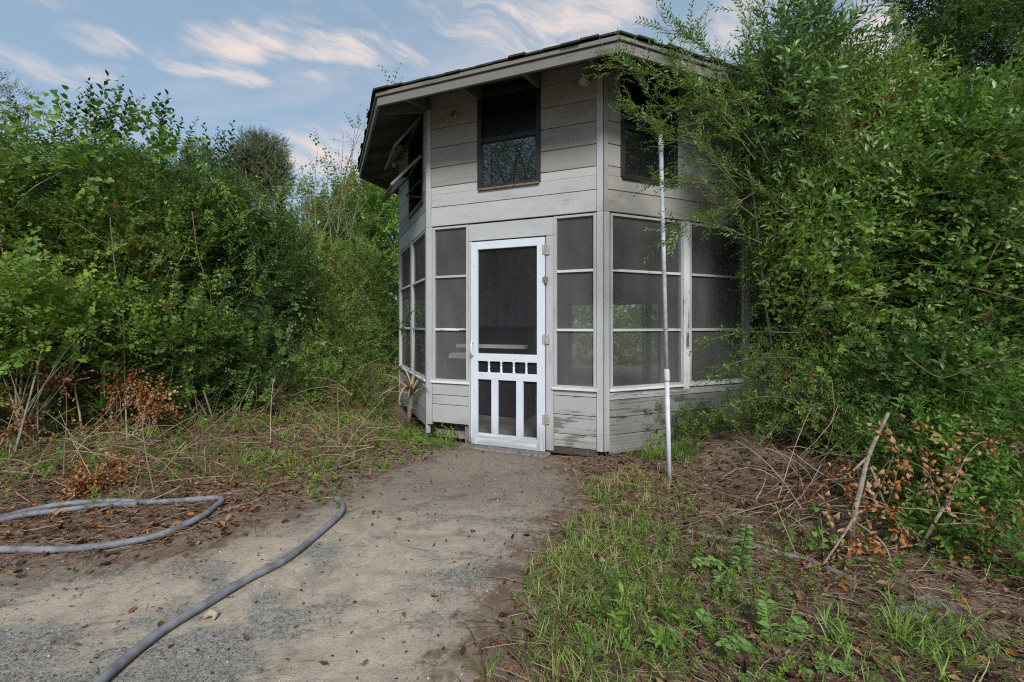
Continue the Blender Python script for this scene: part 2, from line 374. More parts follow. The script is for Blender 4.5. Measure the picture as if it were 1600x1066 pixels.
def axis(lo, hi, step, far):
    a = list(np.arange(lo, hi + 1e-6, step)); s = step
    l = lo; 
    while l > -far: s *= 1.35; l -= s; a.insert(0, l)
    s = step; h = hi
    while h < far: s *= 1.35; h += s; a.append(h)
    return np.array(a)
def soil_material(name, is_path):
    m, t, o = new_mat(name)
    tcn = t.n('ShaderNodeTexCoord'); ob = tcn.outputs['Object']
    at = t.n('ShaderNodeAttribute', attribute_name='edge')
    n1 = t.noise(ob, 1.6, 6, .6); n2 = t.noise(ob, 9, 6, .65); n3 = t.noise(ob, 60, 5, .7); n4 = t.noise(ob, 160, 3, .6)
    soil = t.mix(t.band(n2, .3, .7), (.125, .09, .066), (.21, .158, .118))
    soil = t.mix(t.math('MULTIPLY', t.band(n3, .45, .7), .55), soil, (.07, .048, .036))
    soil = t.mix(t.math('MULTIPLY', t.band(n4, .58, .72), .5), soil, (.34, .27, .2))
    hgt = t.math('ADD', n3, t.math('MULTIPLY', n4, .5))
    if is_path:
        alg = t.noise(t.mapping(ob, (.8, 1.15, 1), (0, 0, .5)), 1.5, 8, .68, .5)
        sand = t.mix(t.band(n2, .3, .75), (.43, .365, .285), (.28, .235, .185))
        sand = t.mix(t.math('MULTIPLY', t.band(n4, .5, .68), .45), sand, (.17, .14, .115))
        speck = t.math('ADD', t.math('MULTIPLY', t.band(n4, .36, .6), .6), t.math('MULTIPLY', t.band(n3, .35, .65), .5))
        grey = t.mix(speck, (.05, .05, .044), (.3, .285, .25))
        c = t.mix(t.band(alg, .45, .56), sand, grey)
        sx = t.n('ShaderNodeSeparateXYZ'); t.l(ob, sx.inputs[0])
        far = t.math('MULTIPLY', t.band(sx.outputs[1], 2.3, 3.3), .8)     # the dusty end of the path by the door
        c = t.mix(far, c, t.mix(speck, (.11, .09, .072), (.235, .195, .157)))
        e = t.math('ADD', at.outputs['Fac'], t.math('MULTIPLY', t.math('SUBTRACT', n2, .5), .9))
        e = t.math('ADD', e, t.math('MULTIPLY', t.math('SUBTRACT', n3, .5), .5))
        c = t.mix(t.band(e, .0, .3), soil, c)
        stain = t.noise(t.mapping(ob, (1, 1.6, 1), (0, 0, -.4)), 3.1, 7, .7, .3)
        c = t.mix(t.math('MULTIPLY', t.band(stain, .58, .68), .75), c, t.mix(speck, (.03, .03, .026), (.13, .12, .1)))
        dirt = t.noise(ob, 5.3, 6, .7)
        c = t.mix(t.math('MULTIPLY', t.band(dirt, .55, .7), .35), c, (.13, .085, .06))
        hgt = t.math('ADD', hgt, t.math('MULTIPLY', alg, .3))
    else: c = soil
    t.l(pbsdf(t, c, .95, .1, 0, hgt, .55, .012), o.inputs[0]); return m
def sheet(name, xs, ys, zf, mat, keep=None):
    X, Y = np.meshgrid(xs, ys); Z = zf(X, Y); S = path_sdf(X, Y); nx = len(xs)
    V = np.stack([X, Y, Z], -1).reshape(-1, 3).astype(np.float32)
    i = np.arange((len(ys) - 1) * nx).reshape(-1, nx)[:, :-1].ravel()
    F = np.stack([i, i + 1, i + nx + 1, i + nx], -1)
    if keep is not None:
        k = keep(S.ravel())[F].any(1); F = F[k]; used = np.unique(F); mp = np.zeros(len(V), int); mp[used] = np.arange(len(used)); F = mp[F]; V = V[used]; Sx = S.ravel()[used]
    else: Sx = S.ravel()
    me = bpy.data.meshes.new(name); me.vertices.add(len(V)); me.vertices.foreach_set('co', V.ravel())
    me.loops.add(F.size); me.loops.foreach_set('vertex_index', F.ravel().astype(np.int32)); me.polygons.add(len(F)); me.polygons.foreach_set('loop_start', np.arange(0, F.size, 4, dtype=np.int32))
    me.polygons.foreach_set('use_smooth', np.ones(len(F), bool))
    at = me.attributes.new('edge', 'FLOAT', 'POINT'); at.data.foreach_set('value', Sx.astype(np.float32))
    me.materials.append(mat); me.update(); me.validate()
    return tag(link(name, me), kind='structure')
sheet('ground', axis(-6, 5, .035, 160), axis(.8, 8.4, .035, 160), ground_z, soil_material('soil', False))
sheet('path', np.arange(-7, 2.0, .03), np.arange(-1.5, 5.2, .03), lambda x, y: ground_z(x, y) + .008 + .003 * wob(x * 3, y * 3), soil_material('sandy_path', True), lambda s: s > -.12)

# ------------------------------------------------------------------ the octagonal house
CTR = Vector((.801, 6.440, 0)); S8 = 1.851; OVER = .539; EAVE = 3.455; SLOPE = .34
A0 = Vector((.825, 4.021, 0)); B0 = Vector((-.892, 4.712, 0))
AP = S8 * (1 + 2 ** .5) / 2
e0 = (A0 - B0).normalized()
def rot(v, a): return Vector((v.x * math.cos(a) - v.y * math.sin(a), v.x * math.sin(a) + v.y * math.cos(a), 0))
def frame(k):
    """face k: 0 door face, 1 right of it, -1 left of it; u runs left to right seen from outside, n points outwards"""
    e = rot(e0, k * math.pi / 4); n = Vector((e.y, -e.x, 0))
    o = CTR + n * AP - e * (S8 / 2)
    return lambda u, z, nn: o + e * u + n * nn + Vector((0, 0, z))
FR = {k: frame(k) for k in range(-3, 5)}
house = empty('octagonal_house', CTR, 'weathered two storey octagonal timber house with pale siding and a screened lower floor', 'house')
Z_ROWS = [2.237, 2.437, 2.65, 2.852, 3.06, 3.262, 3.47, 3.625]
WTOP = 3.62
def part(name, mat, fr, boxes, parent=house, bevel=.002, smooth=False):
    mb = MB()
    for b in boxes: mb.box(fr, *b)
    return mb.build(name, mat, parent, smooth, bevel)

def board(fr, segs, mat, parent, jitter=.0015):
    """one siding board; segs are (u0,u1,z0,z1)"""
    j = random.uniform(-jitter, jitter); mb = MB()
    for (u0, u1, z0, z1) in segs: mb.box(fr, u0, u1, z0, z1, -.012, .008 + j, 0, True)
    return mb.build('siding_board', mat, parent, False, .0025)

def wall(k, mats_fn, up_win=None, low=None, bottom=.05):
    fr = FR[k]; mb = MB()
    # sheathing behind the boards, with the openings left out
    U0, U1 = 0.0, S8
    if up_win:
        a, b, c, d = up_win
        mb.box(fr, U0, a, 2.23, WTOP, -.05, -.014); mb.box(fr, b, U1, 2.23, WTOP, -.05, -.014)
        mb.box(fr, a, b, 2.23, c, -.05, -.014); mb.box(fr, a, b, d, WTOP, -.05, -.014)
    else: mb.box(fr, U0, U1, 2.23, WTOP, -.05, -.014)
    wl = mb.build('wall', M['sheathing'], house)
    g = .003
    for i in range(len(Z_ROWS) - 1):
        z0, z1 = Z_ROWS[i] + g, Z_ROWS[i + 1] - g
        m = mats_fn(i)
        u0, u1 = .045, S8 - .045
        if up_win and z1 > up_win[2] - .02:
            a, b, c, d = up_win
            if z0 < c:
                board(fr, [(u0, u1, z0, c - .004), (u0, a, c - .004, z1), (b, u1, c - .004, z1)], m[0], wl)
            else:
                board(fr, [(u0, a, z0, z1)], m[0], wl); board(fr, [(b, u1, z0, z1)], m[1], wl)
        else: board(fr, [(u0, u1, z0, z1)], m[0], wl)
    return wl

def screen_window(fr, u0, u1, z0=.622, z1=2.225, rails=(1.706, 1.158), fw=.028, cloth=True):
    mb = MB()
    mb.box(fr, u0, u0 + fw, z0, z1, -.03, .012); mb.box(fr, u1 - fw, u1, z0, z1, -.03, .012)
    mb.box(fr, u0 + fw, u1 - fw, z1 - fw * .8, z1, -.03, .010); mb.box(fr, u0 + fw, u1 - fw, z0, z0 + fw * .7, -.03, .010)
    wn = mb.build('screen_window', M['trim'], house, False, .002)
    zs = [z0 + fw * .7] + sorted(rails) + [z1 - fw * .8]
    for r in rails: part('rail', M['trim_peel'] if random.random() < .6 else M['trim'], fr, [(u0 + fw, u1 - fw, r - .012, r + .012, -.02, .006)], wn)
    for a, b in zip(zs[:-1], zs[1:]) if cloth else ():
        mb = MB(); n = 6; e = .0
        c0 = a + (.012 if a != zs[0] else 0); c1 = b - (.012 if b != zs[-1] else 0)
        for i in range(n):                                    # slightly slack cloth
            for q in range(n):
                ua, ub = u0 + fw + (u1 - u0 - 2 * fw) * i / n, u0 + fw + (u1 - u0 - 2 * fw) * (i + 1) / n
                za, zb = c0 + (c1 - c0) * q / n, c0 + (c1 - c0) * (q + 1) / n
                f = lambda u, z: -.012 + .006 * math.sin((u - u0) / (u1 - u0) * 3.14) * math.sin((z - c0) / (c1 - c0) * 3.14) * math.sin(u * 17 + z * 9)
                k = len(mb.v)
                for (u, z) in ((ua, za), (ub, za), (ub, zb), (ua, zb)): mb.v.append(tuple(fr(u, z, f(u, z)))); mb.g.append((u, z, 0))
                mb.f.append((k, k + 1, k + 2, k + 3)); mb.m.append(0)
        mb.build('screen', M['screen'], wn, True)
    part('sill', M['trim_peel'], fr, [(u0 - .015, u1 + .012, z0 - .022, z0, -.03, .03)], wn)
    return wn

def skirt(k, spans, rows, mats):
    """boards under the screens; spans of u, rows of z"""
    fr = FR[k]; mb = MB()
    for (a, b) in spans: mb.box(fr, a, b, rows[0] + .01, .62, -.06, -.014)
    wl = mb.build('skirt_wall', M['sheathing'], house)
    for (a, b) in spans:
        for i in range(len(rows) - 1): board(fr, [(a, b, rows[i] + .003, rows[i + 1] - .003)], mats[i % len(mats)], wl, .004)
    return wl

W_, T_, Pk, Gy = M['siding_white'], M['siding_tan'], M['siding_peel'], M['siding_peel_shaded']
UPD = (.592, 1.257, 2.572, 3.545)
def mats_D(i): return (W_, W_) if i < 2 else (T_, T_)
def mats_R(i): return (T_, T_) if i in (0,) else ((T_, W_) if i >= 2 else (T_, T_))
UPR = (.185, .854, 2.568, 3.53); UPL = (.80, 1.66, 2.55, 3.50)
wall(0, mats_D, UPD); wall(1, mats_R, UPR); wall(-1, lambda i: (W_, W_) if i != 1 else (T_, T_), UPL)
for k in (-3, -2, 2, 3, 4):
    fr = FR[k]
    mb = MB(); mb.box(fr, 0, S8, 2.23, WTOP, -.05, -.002)
    lw = MB(); top = k in (-2, 4, 3)
    if top: lw.box(fr, 0, S8, .05, .2, -.05, -.002)
    else: lw.box(fr, 0, S8, .1, 2.229, -.05, -.002)
    lw.build('wall', M['siding_tan'], house)
    mb.build('wall', M['siding_tan'], house)
    if top:
        uw = MB(); uw.box(fr, 0, S8, 1.6, 2.229, -.05, -.002); uw.build('wall', M['siding_tan'], house)
        screen_window(fr, .07, S8 - .06, .225, 1.6, (), .028, False)
# corner posts and casings
for k in (0, 1, -1):
    fr = FR[k]
    for (a, b) in ((.002, .058), (S8 - .058, S8 - .002)):
        part('corner_trim', M['trim'], fr, [(a, b, .06 if k != 0 or a > 1 else .16, 2.232, -.03, .017)])
        part('corner_trim', M['fascia'] if False else (M['trim'] if k != 1 else M['siding_tan']), fr, [(a, b - (.016 if a < 1 else 0), 2.234, 3.6, -.03, .016)])
for k in (-3, -2, 2, 3, 4):
    part('corner_trim', M['trim'], FR[k], [(.002, .05, .1, 3.6, -.06, .012)]); part('corner_trim', M['trim'], FR[k], [(S8 - .05, S8 - .002, .1, 3.6, -.06, .012)])
D, Rr, L = FR[0], FR[1], FR[-1]
screen_window(D, .062, .488); screen_window(D, 1.388, 1.79)
screen_window(Rr, .07, .93); screen_window(Rr, 1.012, 1.79)
part('mullion', M['trim_peel'], Rr, [(.932, 1.01, .57, 2.232, -.03, .016)])
screen_window(L, .07, .925); screen_window(L, .975, 1.79)
part('mullion', M['trim'], L, [(.927, .973, .6, 2.232, -.03, .014)])
part('door_header', M['siding_white'], D, [(.49, 1.386, 2.055, 2.222, -.03, .010)])
part('door_jamb', M['trim'], D, [(.49, .523, .02, 2.05, -.05, .012)]); part('door_jamb', M['trim'], D, [(1.314, 1.386, .02, 2.05, -.05, .013)])
skirt(0, [(.062, .488)], [.185, .375, .475, .598], [W_, W_, W_]); skirt(0, [(1.388, 1.79)], [.065, .19, .37, .545, .598], [Pk, Pk, Pk, W_])
skirt(1, [(.062, S8 - .062)], [.03, .2, .36, .52, .598], [Gy, Gy, Gy, Pk]); skirt(-1, [(.062, S8 - .062)], [.12, .29, .45, .598], [W_, W_, W_])
part('rotten_sill_beam', M['rot_wood'], D, [(1.36, 1.80, .0, .062, -.06, .004)])
part('foundation_pier', M['stone'], D, [(.43, .5, -.05, .18, -.1, -.02)]); part('foundation_pier', M['stone'], L, [(.1, .3, -.05, .18, -.22, -.1)])

# screen door, surface mounted
def Dd(u, z, n): return D(u, z, n + .014)
u0, u1, zb, zt = .529, 1.309, .012, 2.035
mb = MB(); sw = .078
mb.box(Dd, u0, u0 + sw, zb, zt, 0, .03); mb.box(Dd, u1 - sw, u1, zb, zt, 0, .03)
mb.box(Dd, u0 + sw, u1 - sw, zt - .078, zt, 0, .029); mb.box(Dd, u0 + sw, u1 - sw, zb, zb + .115, 0, .029)
door = mb.build('screen_door', M['door_paint'], house, False, .003)
part('rail', M['door_paint'], Dd, [(u0 + sw, u1 - sw, .846, .92, 0, .029)], door); part('rail', M['door_paint'], Dd, [(u0 + sw, u1 - sw, .664, .734, 0, .029)], door)
for (a, b) in ((.757, .828), (1.02, 1.092)): part('muntin', M['door_paint'], Dd, [(a, b, zb + .115, .664, 0, .028)], door)
for uc in (.727, .859, .992, 1.121):
    z0, z1 = .734, .846; prof = [(0, .012), (.1, .012), (.14, .005), (.25, .011), (.33, .006), (.5, .011), (.67, .006), (.75, .011), (.86, .005), (.9, .012), (1, .012)]
    mb = MB(); mb.tube([Dd(uc, z0 + (z1 - z0) * t, .015) for t, _ in prof], [r * 1.3 for _, r in prof], 8); mb.build('baluster', M['white_plastic'], door, True)
for (a, b, c, d) in ((u0 + sw, u1 - sw, .92, zt - .078), (u0 + sw, u1 - sw, .734, .846), (u0 + sw, u1 - sw, zb + .115, .664)):
    mb = MB(); P4 = [Dd(u, z, .004) for (u, z) in ((a, c), (b, c), (b, d), (a, d))]; mb.v = [tuple(p) for p in P4]; mb.g = [(0, 0, 0)] * 4; mb.f = [(0, 1, 2, 3)]; mb.m = [0]
    mb.build('screen', M['screen_black'], door)
mb = MB(); hu = u0 + .028
mb.tube([Dd(hu, .9, .03), Dd(hu, .905, .06), Dd(hu, .94, .072), Dd(hu, 1.0, .072), Dd(hu, 1.035, .06), Dd(hu, 1.04, .03)], .0085, 8)
mb.build('handle', M['white_plastic'], door, True)
for hz in (1.915, 1.07, .315):
    mb = MB(); mb.box(Dd, u1 - .022, u1 + .002, hz - .045, hz + .045, .030, .034); mb.box(Dd, u1 + .008, u1 + .04, hz - .045, hz + .045, .002, .012)
    mb.tube([Dd(u1 + .005, hz - .05, .03), Dd(u1 + .005, hz + .05, .03)], .008, 6); mb.build('hinge', M['hinge'], door, False, .001)
mb = MB(); mb.box(Dd, u1 - .018, u1 + .034, 1.61, 1.655, .030, .037); mb.tube([Dd(u1 + .01, 1.60, .04), Dd(u1 + .01, 1.665, .042)], .012, 7); mb.build('spring_latch', M['rust'], door)
# doorstep
tag(part('doorstep', M['stone'], D, [(.46, 1.36, -.06, .008, .0, .16)], None, .01), 'low flat concrete doorstep under the white screen door', 'step')

# upper windows
def sash_window(fr, rect, glass_lo, parent=house):
    a, b, c, d = rect; fw = .045; mb = MB(); mid = c + (d - c) * .49
    mb.box(fr, a, a + fw, c, d, -.06, .022); mb.box(fr, b - fw, b, c, d, -.06, .022); mb.box(fr, a + fw, b - fw, d - fw * 1.2, d, -.06, .021); mb.box(fr, a + fw, b - fw, c, c + fw * .7, -.06, .021)
    wn = mb.build('window', M['black_frame'], parent, False, .003)
    part('meeting_rail', M['black_frame'], fr, [(a + fw, b - fw, mid - .02, mid + .025, -.045, .014)], wn)
    part('sill', M['bare_wood'] if parent and fr is D else M['black_frame'], fr, [(a + .01, b - .01, c - .02, c - .001, -.02, .03)], wn)
    part('pane', M['glass'], fr, [(a + fw, b - fw, c + fw * .7, mid - .02, -.012, -.008)], wn, 0)
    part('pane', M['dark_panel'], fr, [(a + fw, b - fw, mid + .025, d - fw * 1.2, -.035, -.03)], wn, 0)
    part('dark_room_backing', M['dark_panel'], fr, [(a, b, c, d, -.5, -.49)], wn, 0)  # near-black sheet across the opening, painted as the unlit room
    return wn
sash_window(D, UPD, True); sash_window(Rr, UPR, True)
a, b, c, d = UPL; fw = .05
mb = MB(); mb.box(L, a, a + fw, c, d, -.06, .02); mb.box(L, b - fw, b, c, d, -.06, .02); mb.box(L, a + fw, b - fw, d - fw, d, -.06, .02); mb.box(L, a + fw, b - fw, c, c + fw, -.06, .02)
aw = mb.build('awning_window', M['black_frame'], house)
part('dark_room_backing', M['dark_panel'], L, [(a, b, c, d, -.3, -.29)], aw, 0)  # dark sheet behind the open sashes, interior shade put into its colour
for (zh, ln, ang) in ((3.49, .46, 38), (3.06, .48, 42)):
    ca, sa = math.cos(R(ang)), math.sin(R(ang))
    def T(u, q, t, zh=zh, ca=ca, sa=sa): return L(u, zh - q * ca + t * sa, .02 + q * sa + t * ca)
    mb = MB(); f2 = .045
    mb.box(T, a + .02, b - .02, 0, f2, 0, .025); mb.box(T, a + .02, b - .02, ln - f2, ln, 0, .025); mb.box(T, a + .02, a + .02 + f2, f2, ln - f2, 0, .024); mb.box(T, b - .02 - f2, b - .02, f2, ln - f2, 0, .024)
    sh = mb.build('sash', M['fascia'], aw)
    part('pane', M['glass'], T, [(a + .02 + f2, b - .02 - f2, f2, ln - f2, .008, .012)], sh, 0) if False else None
    mb = MB(); mb.box(T, a + .02 + f2, b - .02 - f2, f2, ln - f2, .008, .012); mb.build('pane', M['glass'], aw)
mb = MB(); mb.tube([L(b - .06, 2.62, .0), L(b - .2, 2.66, .16), L(b - .07, 2.82, .02)], .012, 6); mb.build('stay_arm', M['black_frame'], aw)

# interior: floor, ceiling, plank partition
def ngon(name, z, r, mat, th, parent=house):
    me = bpy.data.meshes.new(name); bm = bmesh.new(); vs = []
    for k in range(8):
        p = FR[0](0, 0, 0) - CTR; q = rot(p, k * math.pi / 4) * r; vs.append(bm.verts.new((CTR.x + q.x, CTR.y + q.y, z)))
    f = bm.faces.new(vs); e = bmesh.ops.extrude_face_region(bm, geom=[f]); bmesh.ops.translate(bm, verts=[x for x in e['geom'] if isinstance(x, bmesh.types.BMVert)], vec=(0, 0, th))
    bmesh.ops.recalc_face_normals(bm, faces=bm.faces); bm.to_mesh(me); bm.free(); me.materials.append(mat); return link(name, me, parent)
ngon('interior_floor', .09, .955, M['floor'], -.08); ngon('interior_ceiling', 2.3, .965, M['inner_wall'], .1)
def Ip(u, z, n): return D(u, z, n - 2.15)
pw = part('interior_wall', M['sheathing'], Ip, [(-1.28, 1.0, .1, 2.29, -.05, -.012)])
for i in range(14):
    ua = -1.28 + i * .16; part('wall_plank', M['inner_wall'], Ip, [(ua + .003, ua + .157, .1, 2.29, -.012, random.uniform(0, .006))], pw)
def Iq(u, z, n): return Rr(u, z, n - .95)
pw = part('interior_wall', M['sheathing'], Iq, [(1.5, 2.66, .1, 2.29, -.05, -.012)])
for i in range(7):
    ua = 1.5 + i * .165; part('wall_plank', M['inner_wall'], Iq, [(ua + .003, ua + .162, .1, 2.29, -.012, random.uniform(0, .006))], pw)

# roof
def eave(k, extra=0.0):
    p = FR[k](0, 0, 0) - CTR; kk = (AP + OVER + extra) / AP; return CTR + p * kk
def rz(dist): return EAVE + (AP + OVER - dist) * SLOPE      # top of deck at a distance from the axis (measured along the apothem)
def roof_cone(name, z_off, extra, mat, th):
    me = bpy.data.meshes.new(name); bm = bmesh.new(); vs = [bm.verts.new((*eave(k, extra).xy, rz(AP + OVER + extra) + z_off)) for k in range(-3, 5)]
    ap = bm.verts.new((CTR.x, CTR.y, rz(0) + z_off))
    vs2 = [bm.verts.new((v.co.x, v.co.y, v.co.z - th)) for v in vs]; ap2 = bm.verts.new((ap.co.x, ap.co.y, ap.co.z - th))
    for i in range(8):
        j = (i + 1) % 8; bm.faces.new((vs[i], vs[j], ap)); bm.faces.new((vs2[j], vs2[i], ap2)); bm.faces.new((vs[j], vs[i], vs2[i], vs2[j]))
    bm.to_mesh(me); bm.free(); me.materials.append(mat); me.attributes.new('grain', 'FLOAT_VECTOR', 'POINT').data.foreach_set('vector', np.array([v.co for v in me.vertices], np.float32).ravel()); return link(name, me, house)
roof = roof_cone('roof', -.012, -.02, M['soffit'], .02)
for k in range(-3, 5):
    fr = FR[k]; o2 = eave(k); o3 = eave(k + 1 if k < 4 else -3); e = (o3 - o2).normalized(); n = Vector((e.y, -e.x, 0)); Ln = (o3 - o2).length
    def E(u, z, nn, o2=o2, e=e, n=n): return o2 + e * u + n * nn + Vector((0, 0, EAVE + z))
    mb = MB(); tt = math.tan(math.pi / 8)
    def mitre(z0, z1, n0, n1):
        Pp, g = [], []
        for nn in (n0, n1):
            for (s, z) in ((0, z0), (1, z0), (1, z1), (0, z1)):
                u = -nn * tt if s == 0 else Ln + nn * tt
                if s == 0: u += .001
                else: u -= .001
                Pp.append(E(u, z, nn)); g.append((u, z, nn))
        mb.hexa(Pp, g)
    mitre(-.135, -.052, -.025, 0.0); mb.build('fascia', M['fascia'], roof, False, .003)
    mb = MB(); mitre(-.05, -.012, -.03, .016); mb.build('drip_board', M['fascia'], roof, False, .003)
    # rafters in the overhang: one at each hip side, two between
    for uu in (.03, .62, 1.24, 1.82):
        mb = MB(); a0 = .0; pts = []
        for nn, zz in ((0.0, 0), (OVER - .03, 1)):
            zt = EAVE + (OVER - nn) * SLOPE - .036
            for du in (-.02, .02): pts.append((uu + du, nn, zt))
        Pp = []
        for (nn0, hgt) in ((0.0, .14), (OVER - .03, .075)):
            zt = EAVE + (OVER - nn0) * SLOPE - .034
            for (du, dz) in ((-.02, -hgt), (.02, -hgt), (.02, 0), (-.02, 0)): Pp.append(fr(uu + du, zt + dz, nn0 + .02))
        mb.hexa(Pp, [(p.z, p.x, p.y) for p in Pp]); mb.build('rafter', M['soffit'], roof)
    # first course of shingles, each one its own piece on the three faces in view
    seen = k in (0, 1, -1); nsh = 15 if seen else 1
    nn0 = .035; wdt = Ln / nsh
    for i in range(nsh):
        lift = random.uniform(0, .012); back = .33; ov = nn0 + random.uniform(-.012, .012); g2 = .002 if seen else 0
        Pp = []
        for (q, zz) in ((ov, -.006), (-back, (back) * SLOPE)):
            sh0 = -q * tt if i == 0 else 0; sh1 = q * tt if i == nsh - 1 else 0
            ua, ub = i * wdt + g2 + sh0, (i + 1) * wdt - g2 + sh1
            z0 = zz - .002 + (lift if q == ov else 0); 
            if i == 0 and q < 0: ua = -q * tt
            if i == nsh - 1 and q < 0: ub = Ln + q * tt
            Pp.append((ua, ub, q, z0))
        (ua, ub, q, z0), (va, vb, r, z1) = Pp; t = .016; mb = MB()
        mb.hexa([E(ua, z0, q), E(ub, z0, q), E(vb, z1, r), E(va, z1, r), E(ua, z0 + t, q), E(ub, z0 + t, q), E(vb, z1 + t, r), E(va, z1 + t, r)], [(0, 0, 0)] * 8)
        mb.build('shingle', M['shingle'], roof)
rc = roof_cone('shingle_field', .012, -.3, M['shingle'], .012)
rc.parent = roof; rc.location = (0, 0, 0); rc.location = Vector((0, 0, 0)); 

# flood lamps and a broken bracket on the walls
def flood(fr, u, z, label):
    o = empty('wall_lamp', fr(u, z, .0), label, 'lamp', 'flood lamps under the eaves')
    mb = MB(); mb.tube([fr(u, z + .02, .0), fr(u, z + .02, .03)], .05, 12); mb.tube([fr(u, z + .015, .03), fr(u, z, .075)], [.022, .026], 10); mb.build('lamp_base', M['hinge'], o, True)
    mb = MB(); mb.tube([fr(u, z + .0, .07), fr(u, z - .012, .095), fr(u, z - .03, .13), fr(u, z - .04, .15), fr(u, z - .046, .162)], [.022, .028, .042, .045, .024], 14); mb.build('lamp_bulb', M['lamp_glass'], o, True)
flood(D, 1.70, 3.41, 'round pale flood lamp bulb on the front wall under the eave by the corner')
flood(L, .35, 3.42, 'round flood lamp on the left side wall under the far end of the overhang')
o = empty('lamp_bracket', D(.32, 3.34, 0), 'broken empty lamp bracket high on the front wall left of the upper window', 'bracket')
mb = MB(); mb.tube([D(.32, 3.36, 0), D(.32, 3.36, .025)], .04, 10); mb.build('base_plate', M['hinge'], o, True)
mb = MB(); mb.tube([D(.315, 3.365, .02), D(.325, 3.34, .06), D(.345, 3.30, .085), D(.35, 3.27, .08)], [.016, .02, .014, .012], 8); mb.build('socket', M['rust'], o, True)

# upright piano behind the door
def piano():
    o0 = D(.1, .09, -.85); o = empty('upright_piano', o0, 'dark upright piano seen dimly through the screen door', 'piano')
    def Q(u, z, n): return D(-.17 + u, z, -.78 + n)
    W2 = .96
    mb = MB(); mb.box(Q, 0, W2, .11, .84, -.42, -.12); mb.box(Q, .02, W2 - .02, .84, 1.16, -.42, -.2); mb.box(Q, -.01, W2 + .01, 1.16, 1.185, -.44, -.18)
    mb.box(Q, -.012, .025, .09, .85, -.40, .08); mb.box(Q, W2 - .025, W2 + .012, .09, .85, -.40, .08); mb.build('case', M['piano'], o, False, .005)
    mb = MB(); mb.box(Q, .025, W2 - .025, .80, .845, -.2, .1); mb.build('key_slip', M['ivory'], o, False, .003)
    mb = MB(); mb.box(Q, .02, W2 - .02, .92, .965, -.2, -.1); mb.build('music_shelf', M['ivory'], o, False, .003)
    mb = MB(); n = 26; kw = (W2 - .06) / n
    for i in range(n): mb.box(Q, .03 + i * kw, .03 + (i + 1) * kw - .002, .846, .862, -.1, .06)
    kb = mb.build('keyboard', M['ivory'], o)
    kb['kind'] = 'stuff'
piano()

# ------------------------------------------------------------------ foliage machinery
def nrm(a): return a / np.maximum(np.linalg.norm(a, axis=-1, keepdims=True), 1e-9)
def leaf_pts(kind, ln, wd):
    """a leaf along +Y with its face to +Z, folded at the midrib"""
    f = .16 * wd
    if kind == 'diamond':
        v = [(0, 0, 0), (-wd / 2, .42 * ln, f), (0, ln, -.1 * ln), (wd / 2, .42 * ln, f), (0, .5 * ln, 0)]
        t = [(0, 3, 4), (0, 4, 1), (4, 3, 2), (4, 2, 1)]
    elif kind == 'oval':
        v = [(0, 0, 0), (-.40 * wd, .25 * ln, f), (-.5 * wd, .55 * ln, f * .8), (0, ln, -.12 * ln), (.5 * wd, .55 * ln, f * .8), (.40 * wd, .25 * ln, f), (0, .55 * ln, .01 * ln)]
        t = [(0, 5, 6), (0, 6, 1), (1, 6, 2), (5, 4, 6), (6, 4, 3), (6, 3, 2)]
    elif kind == 'lobed':
        v = [(0, 0, 0), (-.36 * wd, -.06 * ln, f), (-.52 * wd, .3 * ln, f * .5), (-.30 * wd, .46 * ln, 0), (-.34 * wd, .72 * ln, -.05 * ln), (0, ln, -.2 * ln), (.34 * wd, .72 * ln, -.05 * ln), (.30 * wd, .46 * ln, 0), (.52 * wd, .3 * ln, f * .5), (.36 * wd, -.06 * ln, f)]
        t = [(0, i + 1, i) for i in range(1, 9)]; t = [(0, b, a) for (a, b) in zip(range(1, 9), range(2, 10))]; t = [(x, z, y) for (x, y, z) in t]
        t = [(0, b, a) for (a, b) in zip(range(1, 9), range(2, 10))]
    elif kind == 'curl':
        v = [(0, 0, 0), (-wd / 2, .3 * ln, .45 * wd), (-.4 * wd, .7 * ln, .5 * wd), (0, ln, .25 * ln), (.4 * wd, .7 * ln, .4 * wd), (wd / 2, .3 * ln, .5 * wd), (0, .5 * ln, -.02)]
        t = [(0, 5, 6), (0, 6, 1), (1, 6, 2), (5, 4, 6), (6, 4, 3), (6, 3, 2)]
    return np.array(v, float), np.array(t, int)

class Tm:
    def __init__(self): self.V = []; self.T = []; self.A = []; self.Mi = []; self.n = 0
    def add(self, V, T, tint, mi):
        self.V.append(V); self.T.append(T + self.n); self.A.append(np.full(len(V), tint)); self.Mi.append(np.full(len(T), mi)); self.n += len(V)
    def done(self):
        self.V = np.concatenate(self.V); self.T = np.concatenate(self.T); self.A = np.concatenate(self.A); self.Mi = np.concatenate(self.Mi); return self

def tube_np(pts, rad, sides=3):
    pts = np.asarray(pts, float); k = len(pts); d = nrm(np.gradient(pts, axis=0)); ref = np.array([0.31, .17, .94]) if abs(nrm(pts[-1] - pts[0])[2]) < .8 else np.array([1., .1, 0])
    x = nrm(np.cross(d, ref)); y = np.cross(d, x); a = np.arange(sides) * 2 * np.pi / sides
    rad = np.broadcast_to(np.asarray(rad, float), (k,))
    V = pts[:, None] + rad[:, None, None] * (x[:, None] * np.cos(a)[None, :, None] + y[:, None] * np.sin(a)[None, :, None])
    T = []
    for i in range(k - 1):
        for s in range(sides):
            p, q = i * sides + s, i * sides + (s + 1) % sides; T += [(p, q, q + sides), (p, q + sides, p + sides)]
    return V.reshape(-1, 3), np.array(T, int)

